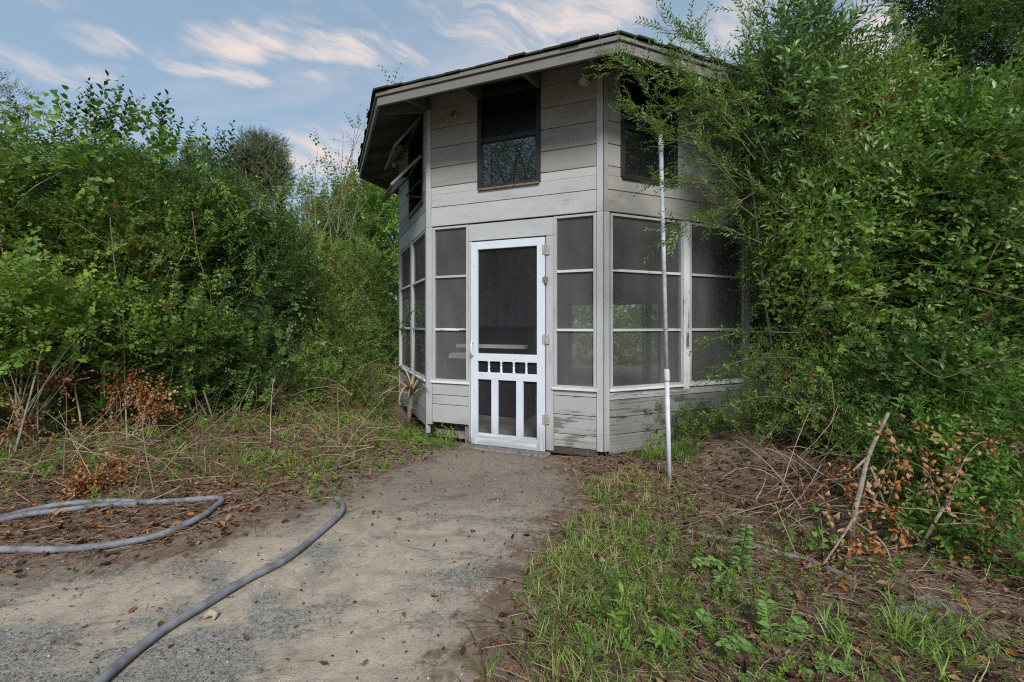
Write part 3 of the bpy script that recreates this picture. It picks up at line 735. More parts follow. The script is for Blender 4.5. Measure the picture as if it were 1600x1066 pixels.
def frame_from(d, n):
    y = nrm(d); x = nrm(np.cross(y, n)); z = np.cross(x, y); return np.stack([x, y, z])
def sprig(L, nodes, kind, ln, wd, ang, per=2, mode='flat', bend=.15, petiole=.0, rs=None, start=.12, tip=True, stem_r=.0022, taper=.35, leaflet=0):
    tm = Tm(); r = rs
    ts = np.linspace(0, 1, 6); ph = r.uniform(0, 6.28); b = r.normal(0, bend, 2)
    cen = lambda t: np.array([b[0] * t * t * L, t * L, b[1] * t * t * L - .0 * L])
    V, T = tube_np([cen(t) for t in ts], np.linspace(stem_r, stem_r * .4, 6)); tm.add(V, T, .5, 1)
    for i in range(nodes):
        t = start + (1 - start) * (i + .5) / nodes; p = cen(t); ax = nrm(cen(t + .02) - cen(t - .02)); sc = (1 - taper * t ** 2) * r.uniform(.75, 1.15)
        for j in range(per):
            a = R(ang) * r.uniform(.75, 1.2)
            if mode == 'flat':
                s = (1 if (j % 2 == 0) else -1) * (1 if per > 1 or i % 2 == 0 else -1)
                side = np.array([s, 0, 0]); d = ax * math.cos(a) + side * math.sin(a) + np.array([0, 0, r.normal(0, .28)]); n = np.array([r.normal(0, .35), r.normal(0, .35), 1.])
            else:
                phi = ph + (i * (math.pi / 2) if per == 2 else i * 2.4) + j * 2 * math.pi / per + r.normal(0, .2)
                side = np.array([math.cos(phi), 0, math.sin(phi)]); d = ax * math.cos(a) + side * math.sin(a); n = ax - .3 * side + r.normal(0, .2, 3)
            d = nrm(d); base = p + d * petiole
            ltint = float(np.clip(r.beta(2.2, 2.6), 0, 1))
            if leaflet:
                if petiole > .01: V, T = tube_np([p, base], stem_r * .5); tm.add(V, T, .5, 1)
                F = frame_from(d, n)
                for q in range(leaflet):
                    th = (q - (leaflet - 1) / 2) * R(200 / leaflet); ld = np.array([math.sin(th), math.cos(th), r.normal(-.15, .1)])
                    lv, lt = leaf_pts(kind, ln * sc * (1 - .25 * abs(q - (leaflet - 1) / 2) / 2), wd * sc); F2 = frame_from(ld, np.array([r.normal(0, .2), 0, 1.])); tm.add(base + (lv @ F2) @ F, lt, ltint, 0)
            else:
                if petiole > .012: V, T = tube_np([p, base], stem_r * .45); tm.add(V, T, .5, 1)
                lv, lt = leaf_pts(kind, ln * sc, wd * sc); tm.add(base + lv @ frame_from(d, n), lt, ltint, 0)
    return tm.done()

rs = np.random.default_rng(5)
TPL = {
    'privet': [sprig(.26, 8, 'diamond', .058, .029, 55, 2, 'flat', .25, .003, rs) for _ in range(8)],
    'privet_round': [sprig(.26, 6, 'oval', .064, .036, 60, 2, 'flat', .3, .004, rs) for _ in range(6)],
    'spire': [sprig(.75, 13, 'oval', .105, .05, 55, 2, 'spiral', .1, .003, rs, .05, True, .004, .5) for _ in range(5)],
    'willow': [sprig(.3, 14, 'diamond', .062, .018, 42, 1, 'flat', .3, .003, rs) for _ in range(8)],
    'willow_up': [sprig(.32, 16, 'diamond', .06, .018, 50, 1, 'spiral', .25, .003, rs) for _ in range(6)],
    'laurel': [sprig(.2, 9, 'oval', .085, .027, 52, 1, 'spiral', .25, .006, rs, .3) for _ in range(6)],
    'grape': [sprig(.4, 6, 'lobed', .085, .09, 65, 1, 'flat', .4, .04, rs) for _ in range(6)],
    'creeper': [sprig(.4, 6, 'oval', .062, .027, 60, 1, 'flat', .4, .045, rs, leaflet=5) for _ in range(6)],
    'trifoil': [sprig(.3, 7, 'oval', .05, .024, 60, 1, 'flat', .35, .02, rs, leaflet=3) for _ in range(6)],
    'weed': [sprig(.2, 7, 'oval', .042, .02, 60, 2, 'spiral', .3, .006, rs, .1) for _ in range(6)],
    'far': [sprig(.8, 16, 'diamond', .1, .05, 55, 2, 'spiral', .25, .01, rs, stem_r=.006) for _ in range(5)],
    'sparse': [sprig(.5, 9, 'oval', .055, .03, 55, 1, 'flat', .25, .012, rs) for _ in range(5)],
    'dry': [sprig(.3, 9, 'curl', .075, .035, 65, 1, 'spiral', .3, .012, rs, .2) for _ in range(6)],
    'dry_small': [sprig(.26, 12, 'curl', .045, .028, 70, 1, 'spiral', .3, .004, rs, .1) for _ in range(5)],
}

class Leafy:
    def __init__(self): self.V = []; self.T = []; self.A = []; self.Mi = []; self.n = 0
    def scatter(self, tpls, pos, dirs, scale, tint, roll=.7, up=(0, 0, 1)):
        pos = np.atleast_2d(pos); N = len(pos); dirs = nrm(np.atleast_2d(dirs)); pick = rng.integers(0, len(tpls), N)
        scale = np.broadcast_to(np.asarray(scale, float), (N,)); tint = np.broadcast_to(np.asarray(tint, float), (N,))
        upv = np.broadcast_to(np.asarray(up, float), (N, 3)) + rng.normal(0, roll * .5, (N, 3))
        X = nrm(np.cross(dirs, upv)); Z = np.cross(X, dirs)
        for k, tm in enumerate(tpls):
            s = np.where(pick == k)[0]
            if not len(s): continue
            B = np.stack([X[s], dirs[s], Z[s]], 1) * scale[s, None, None]          # n,3,3
            V = np.einsum('vi,nij->nvj', tm.V, B) + pos[s, None]
            nv = len(tm.V); T = tm.T[None] + (np.arange(len(s)) * nv)[:, None, None] + self.n
            A = tm.A[None] * .55 + tint[s, None] + rng.normal(0, .05, (len(s), nv // 1))[:, :1]
            self.V.append(V.reshape(-1, 3)); self.T.append(T.reshape(-1, 3)); self.A.append(A.ravel() if A.shape[1] == nv else np.repeat(A, nv, 1).ravel()); self.Mi.append(np.tile(tm.Mi, len(s))); self.n += nv * len(s)
        return self
    def raw(self, V, T, A, mi=0):
        self.V.append(V); self.T.append(T + self.n); self.A.append(np.broadcast_to(A, (len(V),))); self.Mi.append(np.full(len(T), mi)); self.n += len(V)
    def build(self, name, mats, parent=None):
        V = np.concatenate(self.V).astype(np.float32); T = np.concatenate(self.T).astype(np.int32); A = np.clip(np.concatenate(self.A), 0, 1).astype(np.float32); Mi = np.concatenate(self.Mi).astype(np.int32)
        me = bpy.data.meshes.new(name); me.vertices.add(len(V)); me.vertices.foreach_set('co', V.ravel()); me.loops.add(T.size); me.loops.foreach_set('vertex_index', T.ravel())
        me.polygons.add(len(T)); me.polygons.foreach_set('loop_start', np.arange(0, T.size, 3, dtype=np.int32)); me.polygons.foreach_set('material_index', Mi)
        me.attributes.new('tint', 'FLOAT', 'POINT').data.foreach_set('value', A)
        for m in mats: me.materials.append(m)
        me.update(); global NTRI; NTRI += len(T)
        return link(name, me, parent)
NTRI = 0
_gk = rng.normal(size=(9, 3)) * np.array([[2.2]] * 3 + [[5.]] * 3 + [[9.]] * 3); _gp = rng.uniform(0, 6.28, 9)
def clump(p):
    s = 0
    for k, q, a in zip(_gk, _gp, [1, 1, 1, .8, .8, .8, .5, .5, .5]): s = s + a * np.sin(p @ k + q)
    return s / 2.6
def lobe_points(lobes, dens, gap=.35, fill=.38):
    """points through the crown's volume with gaps; returns positions and outward directions"""
    Ps, Ds = [], []
    for (c, r) in lobes:
        c = np.array(c, float); r = np.array(r, float); area = 4 * np.pi * ((r[0] * r[1]) ** 1.6 / 3 + (r[0] * r[2]) ** 1.6 / 3 + (r[1] * r[2]) ** 1.6 / 3) ** (1 / 1.6)
        n = int(area * dens); u = nrm(rng.normal(size=(n, 3))); rad = rng.uniform(0, 1, n) ** fill
        rad = rad * (1 + .16 * clump(u * 1.3 + c))
        p = c + u * rad[:, None] * r; keep = clump(p) > -1.2 + gap * 2 * rng.uniform(.3, 1, n); keep &= p[:, 2] > .04
        Ps.append(p[keep]); Ds.append(u[keep])
    return np.concatenate(Ps), np.concatenate(Ds)

def curve_to(a, b, sag=.15, n=7, wig=.05):
    a = np.array(a, float); b = np.array(b, float); t = np.linspace(0, 1, n)[:, None]; L = np.linalg.norm(b - a)
    mid = np.array([rng.normal(0, wig), rng.normal(0, wig), sag]) * L
    return a + (b - a) * t + mid * (4 * t * (1 - t)) + np.cumsum(rng.normal(0, wig * .12 * L, (n, 3)), 0) * t

def shrub(name, label, cat, base, lobes, tpl, dens, leaf, bark=None, scale=1., up=.45, tint=.2, tvar=.13, group=None, stems=3, sr=.014, gap=.35, extra=None, fill=.38, out=.7, roll=1.0, limbs=5, stem_name='stem'):
    base = Vector(base); base.z = float(ground_z(base.x, base.y)) - .03
    root = empty(name, base, label, cat, group); lf = Leafy()
    p, d = lobe_points(lobes, dens, gap, fill)
    dirs = d * out + np.array([0, 0, up]) + rng.normal(0, .42, d.shape)
    sc = scale * rng.uniform(.7, 1.25, len(p)); tn = tint + .1 + 1.5 * tvar * clump(p * .9 + 3) + rng.normal(0, .06, len(p)) + (rng.uniform(0, 1, len(p)) > .985) * .35
    tp = TPL[tpl] if isinstance(tpl, str) else sum((TPL[q] for q in tpl), [])
    lf.scatter(tp, p, dirs, sc, tn, roll)
    bm_ = M[bark or 'bark']
    for (c, r) in lobes:                                    # limbs inside the crown
        for _ in range(limbs):
            q = np.array(c) + nrm(rng.normal(size=3)) * np.array(r) * rng.uniform(.4, .95); s = np.array(base) + rng.normal(0, .08, 3) * np.array([1, 1, 0]); s[2] = max(.02, base.z) + rng.uniform(0, .4) * max(.05, q[2] - .3)
            if q[2] < .1: continue
            V, T = tube_np(curve_to(s, q, .08, 8, .07), np.linspace(sr * .55, sr * .14, 8), 4); lf.raw(V, T, .5, 2)
    if extra: extra(lf)
    lf.build('foliage', [M[leaf], M['twig'] if leaf not in ('leaf_lime',) else M['twig_green'], bm_], root)
    for _ in range(stems):
        c, r = lobes[rng.integers(len(lobes))]
        s = np.array(base) + np.array([rng.normal(0, .14), rng.normal(0, .14), 0]); q = np.array(c) + rng.normal(0, .35, 3) * np.array(r)
        mb = MB(); pts = curve_to(s, q, .06, 9, .05); mb.tube([Vector(x) for x in pts], list(np.linspace(sr, sr * .12, 9) * rng.uniform(.7, 1.2)), 6); mb.build(stem_name, bm_, root, True)
    return root

def lobe(px, py, depth, rx, ry, rz): return (tuple(P(px, py, depth)), (rx, ry, rz))

# ------------------------------------------------------------------ left hedge
HG = 'overgrown evergreen shrubs along the left side'
def spires(lst):
    def f(lf):
        for (px, py, dep, h) in lst:            # tip pixel, depth, height of the leafy shoot
            tip = np.array(P(px, py, dep)); d = nrm(np.array([rng.normal(0, .07), rng.normal(0, .07), 1.]))
            for k in range(3):
                dd = nrm(d + rng.normal(0, .05, 3)); L = 1.15 * h / (1 + k * .4)
                lf.scatter(TPL['spire'], [tip - dd * L + rng.normal(0, .04 * k, 3) + np.array([0, 0, -.12 * k])], [dd], [L / .75], [.02 + rng.uniform(0, .1)], .2, (1, .3, 0))
    return f
shrub('evergreen_shrub', 'dense dark glossy shrub at the far left edge, nearest of the left hedge', 'shrub', P(-60, 640, 4.4) * 1, [lobe(-120, 330, 4.2, 1.0, .75, .85), lobe(20, 420, 4.5, .75, .6, .8), lobe(-60, 540, 4.1, .8, .5, .5)], ('privet', 'privet_round'), 165, 'leaf_mid', 'bark_pale', 1.0, .35, .16, group=HG, sr=.015)
shrub('evergreen_shrub', 'tallest dark green shrub with upright leafy spires in the left hedge', 'shrub', P(170, 640, 4.9), [lobe(130, 345, 5.0, .8, .7, .72), lobe(220, 345, 5.3, .75, .7, .72), lobe(150, 450, 4.9, .8, .55, .7), lobe(180, 292, 5.2, .5, .45, .35)], 'privet', 180, 'leaf_dark', 'bark_pale', .95, .5, .16, group=HG,
      extra=spires([(152, 104, 5.0, .75), (127, 128, 5.0, .6), (178, 128, 5.1, .6), (190, 135, 5.2, .6), (203, 142, 5.0, .5), (170, 150, 5.0, .6), (160, 150, 5.2, .55), (83, 158, 5.1, .4), (30, 150, 5.0, .5), (105, 168, 5.3, .4)]))
shrub('evergreen_shrub', 'dark shrub with paired spires just right of the tallest one in the left hedge', 'shrub', P(300, 640, 5.6), [lobe(275, 398, 5.6, .75, .6, .9), lobe(330, 350, 5.9, .6, .6, .7), lobe(270, 520, 5.5, .75, .5, .6)], 'privet', 170, 'leaf_dark', 'bark_pale', .95, .5, .17, group=HG,
      extra=spires([(247, 136, 5.5, .8), (262, 148, 5.5, .75), (277, 178, 5.5, .5), (290, 178, 5.6, .5), (230, 160, 5.5, .4)]))
shrub('evergreen_shrub', 'bluish dark shrub with one broad spire, right end of the left hedge', 'shrub', P(380, 635, 6.2), [lobe(365, 375, 6.2, .5, .6, .9), lobe(430, 430, 6.4, .5, .5, .8), lobe(370, 540, 6.1, .6, .5, .55)], 'privet', 180, 'leaf_dark', 'bark_pale', .95, .5, .12, group=HG,
      extra=spires([(352, 186, 6.1, .75), (328, 192, 6.1, .6), (345, 200, 6.2, .55), (362, 215, 6.1, .5), (430, 232, 6.3, .5), (440, 290, 6.3, .55), (450, 335, 6.4, .4)]))
shrub('leafy_bush', 'bright green broad leaved bush low in front of the left hedge', 'bush', P(40, 640, 3.9), [lobe(30, 500, 3.9, .55, .35, .4), lobe(150, 520, 4.2, .5, .35, .35)], ('privet_round', 'weed'), 130, 'leaf_lime', 'bark_pale', 1.15, .3, .05, sr=.012, gap=.5)
shrub('leafy_bush', 'mid green bush low between the hedge and the weedy bank', 'bush', P(290, 640, 4.9), [lobe(270, 540, 4.9, .6, .35, .45), lobe(390, 560, 5.5, .6, .4, .45)], ('privet_round', 'privet'), 130, 'leaf_mid', 'bark_pale', 1.05, .3, .2, sr=.012, gap=.45)
shrub('feathery_bush', 'small leaved feathery bush left of the house wall', 'bush', P(520, 620, 7.4), [lobe(500, 520, 7.0, .8, .5, .75), lobe(585, 540, 7.6, .6, .5, .7), lobe(560, 440, 8.2, .8, .6, .7), lobe(470, 430, 7.6, .6, .5, .6)], ('willow', 'privet'), 130, 'leaf_mid', 'bark', 1.0, .4, .25, gap=.4)
shrub('background_bush', 'light green bush behind the left corner of the house', 'bush', P(600, 600, 10.5), [lobe(590, 380, 10.0, 1.1, .9, 1.3), lobe(520, 430, 10.5, 1.3, .9, 1.2), lobe(640, 350, 11, 1.2, .9, 1.4)], ('privet_round', 'sparse'), 60, 'leaf_lime', 'bark', 1.4, .4, .0, gap=.35)
shrub('background_bush', 'yellowish bush behind the gap between the hedge and the house', 'bush', P(470, 600, 11), [lobe(470, 400, 11, 1.2, .9, 1.2), lobe(400, 420, 11.5, 1.2, 1, 1.4), lobe(480, 350, 11, .9, .8, .9), lobe(560, 340, 11, .9, .8, 1.0)], ('privet_round', 'sparse'), 55, 'leaf_mid', 'bark', 1.5, .4, .3, gap=.4)
shrub('evergreen_shrub', 'dark shrub row standing behind the left hedge, showing only between its leaves', 'shrub', P(150, 600, 7.0), [lobe(0, 370, 6.6, 1.6, .6, 1.1), lobe(150, 360, 6.8, 1.3, .6, 1.2), lobe(300, 390, 7.4, 1.2, .6, 1.1), lobe(60, 520, 6.2, 1.6, .5, .7), lobe(300, 540, 7.2, 1.3, .5, .7)], 'privet', 75, 'leaf_dark', 'bark', 1.5, .35, .1, group=HG, gap=.6)
shrub('leafy_bush', 'tangled leafy growth reaching the ground at the far left hedge foot', 'bush', P(60, 680, 4.3), [lobe(-40, 590, 4.0, .6, .3, .35), lobe(80, 600, 4.4, .6, .3, .35), lobe(190, 605, 4.8, .6, .3, .4), lobe(290, 610, 5.2, .5, .3, .35)], ('privet', 'trifoil', 'weed'), 120, 'leaf_mid', 'bark_pale', 1.0, .3, .25, sr=.009, gap=.35)
shrub('leafy_bush', 'low bush with small leaves at the hedge foot halfway to the house', 'bush', P(420, 640, 6.0), [lobe(350, 625, 5.4, .5, .3, .32), lobe(440, 620, 5.8, .5, .35, .36), lobe(530, 618, 6.2, .5, .35, .36), lobe(500, 590, 6.6, .5, .35, .4)], ('privet', 'weed'), 130, 'leaf_mid', 'bark_pale', .95, .4, .2, sr=.01, gap=.45)
shrub('leafy_bush', 'low green growth hiding the bottom left corner of the house', 'bush', P(600, 625, 6.6), [lobe(585, 600, 6.5, .35, .3, .35), lobe(540, 560, 6.9, .5, .3, .5)], ('willow', 'weed'), 150, 'leaf_mid', 'bark', .8, .4, .15, sr=.008, gap=.45)
shrub('background_bush', 'sunlit bush behind the house seen through its far screens', 'bush', (4.2, 13.4, 0), [((4.0, 13.4, 1.0), (1.5, .9, 1.5)), ((5.8, 13.0, 1.0), (1.4, .9, 1.4)), ((2.2, 13.6, 1.0), (1.4, .9, 1.4))], ('privet_round',), 60, 'leaf_lime', 'bark', 1.5, .4, .1, gap=.5)
shrub('background_bush', 'bright bush just outside the far left screens of the house', 'bush', (-2.2, 9.8, 0), [((-2.2, 9.8, .9), (.9, .6, 1.0)), ((-1.3, 10.2, .9), (.8, .6, 1.0))], ('privet_round',), 80, 'leaf_lime', 'bark', 1.2, .4, .1, gap=.5)
# thin sapling with bare twigs against the sky
def sapling():
    b = P(520, 600, 9.0); b.z = 0; root = empty('thin_sapling', b, 'sparse pale sapling with bare twigs in the gap left of the roof', 'tree')
    lf = Leafy()
    for (px, py) in ((470, 265), (500, 235), (515, 250), (535, 215), (547, 200), (560, 195), (567, 185), (455, 290), (575, 235), (490, 300), (540, 290), (470, 320), (565, 300), (585, 300), (510, 310)):
        tip = np.array(P(px, py, 9 + rng.uniform(-.5, .5))); st = np.array(P(520 + rng.uniform(-40, 40), 420, 9)); pts = curve_to(st, tip, .02, 9, .06)
        V, T = tube_np(pts, np.linspace(.014, .003, 9), 4); lf.raw(V, T, .5, 1)
        m = 6; ids = rng.integers(4, 9, m); q = pts[ids]; lf.scatter(TPL['sparse'], q, rng.normal(0, .6, (m, 3)) + np.array([0, 0, .5]), rng.uniform(.5, 1.1, m), rng.uniform(.1, .5, m))
        lf.scatter(TPL['grape'], pts[-1:], nrm(rng.normal(0, .4, (1, 3)) + np.array([[0, 0, .7]])), [.6], [.2])
    lf.build('foliage', [M['leaf_mid'], M['bark_pale']], root)
    mb = MB(); mb.tube([Vector(x) for x in curve_to(b, P(520, 420, 9), .0, 8, .03)], list(np.linspace(.05, .025, 8)), 7); mb.build('trunk', M['bark_pale'], root, True)
sapling()
def tree(name, label, base, h, lobes, tpl, dens, leaf, scale, tr=.14, group=None, gap=.4, tint=.25, limbs=6):
    base = Vector(base); root = empty(name, base, label, 'tree', group); lf = Leafy(); p, d = lobe_points(lobes, dens, gap)
    lf.scatter(TPL[tpl], p, d * .6 + np.array([0, 0, .3]) + rng.normal(0, .5, d.shape), scale * rng.uniform(.7, 1.3, len(p)), tint + .16 * clump(p * .5) + rng.normal(0, .07, len(p)))
    lf.build('crown', [M[leaf], M['twig']], root); mb = MB(); top = base + Vector((rng.normal(0, .1), rng.normal(0, .1), h * .62)); tp = [Vector(x) for x in curve_to(base - Vector((0, 0, .1)), top, .0, 9, .03)]
    mb.tube(tp, list(np.linspace(tr, tr * .5, 9)), 9); t = mb.build('trunk', M['bark'], root, True)
    for (c, r) in lobes:
        for _ in range(limbs):
            q = np.array(c) + nrm(rng.normal(size=3)) * np.array(r) * .8; s = tp[rng.integers(4, 9)]; mb = MB(); mb.tube([Vector(x) for x in curve_to(s, q, .05, 7, .06)], list(np.linspace(tr * .35, tr * .06, 7)), 5); mb.build('limb', M['bark'], root, True)
    return root
BT = 'trees behind the left hedge'
def gp(px, d): v = P(px, HZ, d); v.z = 0; return v
tree('broad_tree', 'distant round crowned grey green tree behind the hedge, seen above the gap', gp(405, 30), 12, [lobe(405, 245, 30, 1.5, 1.4, 1.6), lobe(385, 265, 30, 1.1, 1, 1.2), lobe(425, 280, 30, 1.1, 1.1, 1.6)], 'far', 60, 'leaf_far', .8, .25, BT)
tree('broad_tree', 'far tree with drooping grey foliage at the left picture edge above the hedge', gp(-10, 14), 8, [lobe(-15, 190, 14, 1.1, 1, 1.6), lobe(15, 160, 14, .5, .5, .7)], 'sparse', 55, 'leaf_far', 1.0, .16, BT, .5)
tree('broad_tree', 'low distant tree top just left of the round crowned one', gp(315, 26), 9, [lobe(312, 265, 26, 1.0, 1, 1.4), lobe(345, 300, 26, 1.2, 1, 1.4)], 'far', 50, 'leaf_far', .75, .2, BT)
# far wood closing the horizon
def far_wood():
    lf = Leafy(); n = 9000
    for (x0, x1, d0, d1, hh, nn) in ((-34, 40, 24, 34, 5.0, 5200), (-30, -9, -6, 24, 4.5, 2600), (8, 34, -2, 26, 6.0, 3400)):
        p = np.stack([rng.uniform(x0, x1, nn), rng.uniform(d0, d1, nn), rng.uniform(0, 1, nn) ** .8 * hh * (.75 + .3 * np.sin(rng.uniform(0, 6, nn)))], 1)
        lf.scatter(TPL['far'], p, rng.normal(0, .6, (nn, 3)) + np.array([0, 0, .5]), rng.uniform(1.2, 2.2, nn), .15 + .2 * clump(p * .3) + rng.normal(0, .08, nn))
    o = lf.build('far_wood', [M['leaf_mid'], M['twig']]); tag(o, 'mass of far trees and brush closing the view behind everything', 'woodland', kind='stuff')
far_wood()

# ------------------------------------------------------------------ vines on the left hedge
def vine(label, path, tpl, leaf, n, sc, tint, spread=.06, cat='vine', name='vine', wood='twig', drop=(0, 0, .15)):
    pts = np.array([np.array(q) for q in spline([P(*q) for q in path], 10)]); root = empty(name, pts[0], label, cat); mb = MB(); mb.tube([Vector(q) for q in pts], list(np.linspace(.006, .003, len(pts))), 5); mb.build('stem', M[wood], root, True)
    lf = Leafy(); i = rng.integers(0, len(pts), n); lf.scatter(TPL[tpl], pts[i] + rng.normal(0, spread, (n, 3)), rng.normal(0, .6, (n, 3)) + np.array([0, -.45, 0]) + np.array(drop), sc * rng.uniform(.7, 1.2, n), tint + rng.normal(0, .08, n))
    lf.build('foliage', [M[leaf], M['twig_green']], root); return root
vine('broad leaved grape vine draped over the top of the tallest left shrub', [(-20, 205, 4.6), (60, 220, 4.5), (130, 195, 4.5), (200, 190, 4.6), (245, 225, 4.8), (300, 245, 5.1)], 'grape', 'leaf_lime', 60, .75, .0, .10)
vine('grape vine with bright leaves hanging lower at the far left of the hedge', [(-30, 260, 3.9), (50, 255, 3.95), (110, 245, 4.1), (155, 280, 4.3)], 'grape', 'leaf_lime', 26, .7, .05, .08)
vine('three leaflet creeper scrambling over the middle of the tallest left shrub', [(60, 330, 4.3), (120, 350, 4.25), (170, 380, 4.25), (230, 370, 4.5), (280, 400, 4.8)], 'trifoil', 'leaf_lime', 42, .9, .1, .16)
vine('yellow green creeper spilling down the hedge beside the sinuous stem', [(300, 330, 5.0), (310, 400, 4.95), (330, 470, 4.95), (320, 540, 4.95)], 'trifoil', 'leaf_lime', 40, .85, .15, .16)
vine('loose creeper sprays low at the far left of the hedge', [(-20, 400, 3.6), (40, 440, 3.6), (90, 430, 3.8), (130, 470, 3.9)], 'trifoil', 'leaf_mid', 36, .95, .35, .14)
vine('narrow leaved light green vine hanging down the right part of the hedge', [(330, 280, 5.4), (360, 320, 5.4), (390, 370, 5.5), (400, 420, 5.6), (385, 470, 5.6)], 'willow', 'leaf_lime', 60, 1.1, .05, .09, drop=(0, 0, -.5))
vine('light green leafy vine spray reaching the lower left screens of the house', [(480, 520, 5.6), (540, 545, 5.5), (590, 530, 5.2), (632, 510, 5.0)], 'trifoil', 'leaf_lime', 16, .9, .15, .08)

# ------------------------------------------------------------------ right side
WG = 'tangled shrubs along the right side'
def branch_reach(lf, tips, tpl, sc=1., nn=12, tn=.25):
    for (path) in tips:
        pts = np.array([np.array(q) for q in spline([P(*q) for q in path], 9)]); V, T = tube_np(pts, np.linspace(.006, .002, len(pts)), 4); lf.raw(V, T, .5, 2)
        n = int(nn * len(pts) / 9); i = rng.integers(2, len(pts), n); tg = np.gradient(pts, axis=0)[i]; tg = nrm(tg)
        lf.scatter(TPL[tpl], pts[i] + rng.normal(0, .015, (n, 3)), tg + rng.normal(0, .45, (n, 3)) + np.array([0, 0, .1]), sc * rng.uniform(.5, 1.05, n), tn + rng.normal(0, .1, n))
def ex1(lf):
    branch_reach(lf, [[(1180, 230, 3.4), (1110, 150, 3.2), (1050, 125, 3.05), (965, 105, 3.0)], [(1180, 250, 3.3), (1110, 165, 3.2), (1040, 170, 3.1), (985, 110, 3.05)], [(1160, 300, 3.2), (1090, 230, 3.05), (1045, 215, 3.0), (992, 172, 2.95)], [(1180, 340, 3.2), (1110, 290, 3.1), (1040, 290, 3.1)],
                      [(1200, 250, 3.6), (1130, 110, 3.5), (1080, 60, 3.5), (1040, 45, 3.5)], [(1230, 220, 3.6), (1180, 80, 3.5), (1150, -20, 3.5)], [(1260, 240, 3.7), (1240, 90, 3.7), (1225, -40, 3.7)], [(1330, 260, 3.7), (1310, 100, 3.7), (1290, -60, 3.7)], [(1330, 200, 3.8), (1390, 90, 3.8), (1400, 40, 3.8)],
                      [(1190, 380, 3.3), (1110, 350, 3.2), (1050, 370, 3.1)], [(1180, 300, 3.4), (1130, 330, 3.4), (1070, 345, 3.4)], [(1230, 330, 3.5), (1150, 270, 3.3), (1075, 250, 3.2)], [(1120, 180, 3.2), (1080, 120, 3.3), (1050, 90, 3.3)], [(1190, 150, 3.5), (1140, 160, 3.3), (1090, 190, 3.2)]], 'willow', .85, 17, .3)
shrub('willow_leaved_shrub', 'tall narrow leaved shrub in front of the right house wall, its twigs crossing the eave', 'shrub', P(1260, 660, 4.6), [lobe(1265, 330, 4.0, .42, .5, .6), lobe(1310, 250, 4.2, .55, .55, .7), lobe(1320, 440, 4.1, .5, .5, .6), lobe(1205, 170, 3.8, .36, .4, .42), lobe(1240, 90, 3.9, .35, .35, .35), lobe(1260, 150, 4.2, .5, .45, .5), lobe(1320, 180, 4.3, .5, .5, .4)], ('willow', 'willow_up', 'laurel'), 190, 'leaf_willow', 'bark', 1.12, .35, .2, group=WG, extra=ex1, sr=.018, gap=.38)
def ex2(lf):
    branch_reach(lf, [[(1250, 560, 3.6), (1180, 560, 3.5), (1130, 575, 3.4), (1085, 605, 3.35)], [(1250, 520, 3.6), (1160, 520, 3.5), (1095, 535, 3.4)], [(1290, 640, 3.5), (1210, 620, 3.4), (1150, 630, 3.35), (1115, 650, 3.3)], [(1330, 680, 3.4), (1250, 640, 3.35), (1190, 690, 3.3)]], 'laurel', .55, 14, .3)
shrub('laurel_bush', 'green bush with small spoon shaped leaves below the right screens', 'bush', P(1290, 700, 4.0), [lobe(1215, 590, 3.8, .42, .4, .3), lobe(1310, 560, 3.9, .45, .4, .4), lobe(1290, 640, 3.8, .45, .35, .25), lobe(1190, 650, 3.8, .3, .25, .15), lobe(1370, 660, 3.6, .35, .3, .2)], ('laurel', 'willow_up'), 200, 'leaf_willow', 'bark', .55, .35, .25, group=WG, extra=ex2, sr=.016, gap=.42)
shrub('evergreen_shrub', 'broad dark shrub mass filling the right side beside the house', 'shrub', P(1480, 700, 4.0), [lobe(1440, 330, 3.9, .85, .6, .7), lobe(1560, 300, 3.5, .8, .6, .7), lobe(1420, 450, 4.0, .7, .5, .45), lobe(1550, 470, 3.7, .6, .5, .4), lobe(1650, 420, 3.4, .7, .6, .9), lobe(1480, 600, 3.5, .6, .45, .35), lobe(1600, 650, 3.0, .45, .4, .3), lobe(1400, 240, 4.4, .6, .5, .5)], ('privet_round', 'privet', 'laurel'), 165, 'leaf_willow', 'bark', 1.1, .35, .16, group=WG, sr=.018, gap=.38)
shrub('evergreen_shrub', 'dense shrub behind the right wall of the house, mostly hidden by nearer leaves', 'shrub', P(1300, 640, 6.5), [lobe(1240, 380, 6.6, 1.2, .7, 1.7), lobe(1400, 330, 6.4, 1.4, .7, 1.7), lobe(1350, 520, 6.2, 1.2, .6, 1.0), lobe(1560, 380, 6.0, 1.3, .7, 1.8)], ('privet',), 110, 'leaf_dark', 'bark', 1.5, .35, .12, group=WG, gap=.7)
tree('oak_tree', 'tall dark small leaved tree at the upper right corner', gp(1640, 5.6), 6.5, [lobe(1580, 60, 5.4, .95, .8, .75), lobe(1500, 90, 5.6, .6, .6, .5), lobe(1650, 160, 5.2, .8, .7, .8), lobe(1560, -60, 5.6, 1.2, .9, .7), lobe(1460, 120, 5.7, .4, .4, .35)], 'privet', 190, 'leaf_dark', 1.0, .12, 'trees at the right', .42, .1, 3)
vine('light green five leaflet creeper spraying out of the right shrubs', [(1340, 420, 3.1), (1300, 440, 3.0), (1290, 470, 2.9), (1265, 490, 2.9)], 'creeper', 'leaf_lime', 26, .75, .1, .10, 'creeper', 'creeper')
vine('bright creeper trailing along the middle of the right shrubs', [(1600, 470, 2.7), (1520, 450, 2.8), (1440, 430, 2.9), (1380, 460, 3.0), (1340, 540, 3.0)], 'creeper', 'leaf_lime', 26, .75, .0, .12, 'creeper', 'creeper')
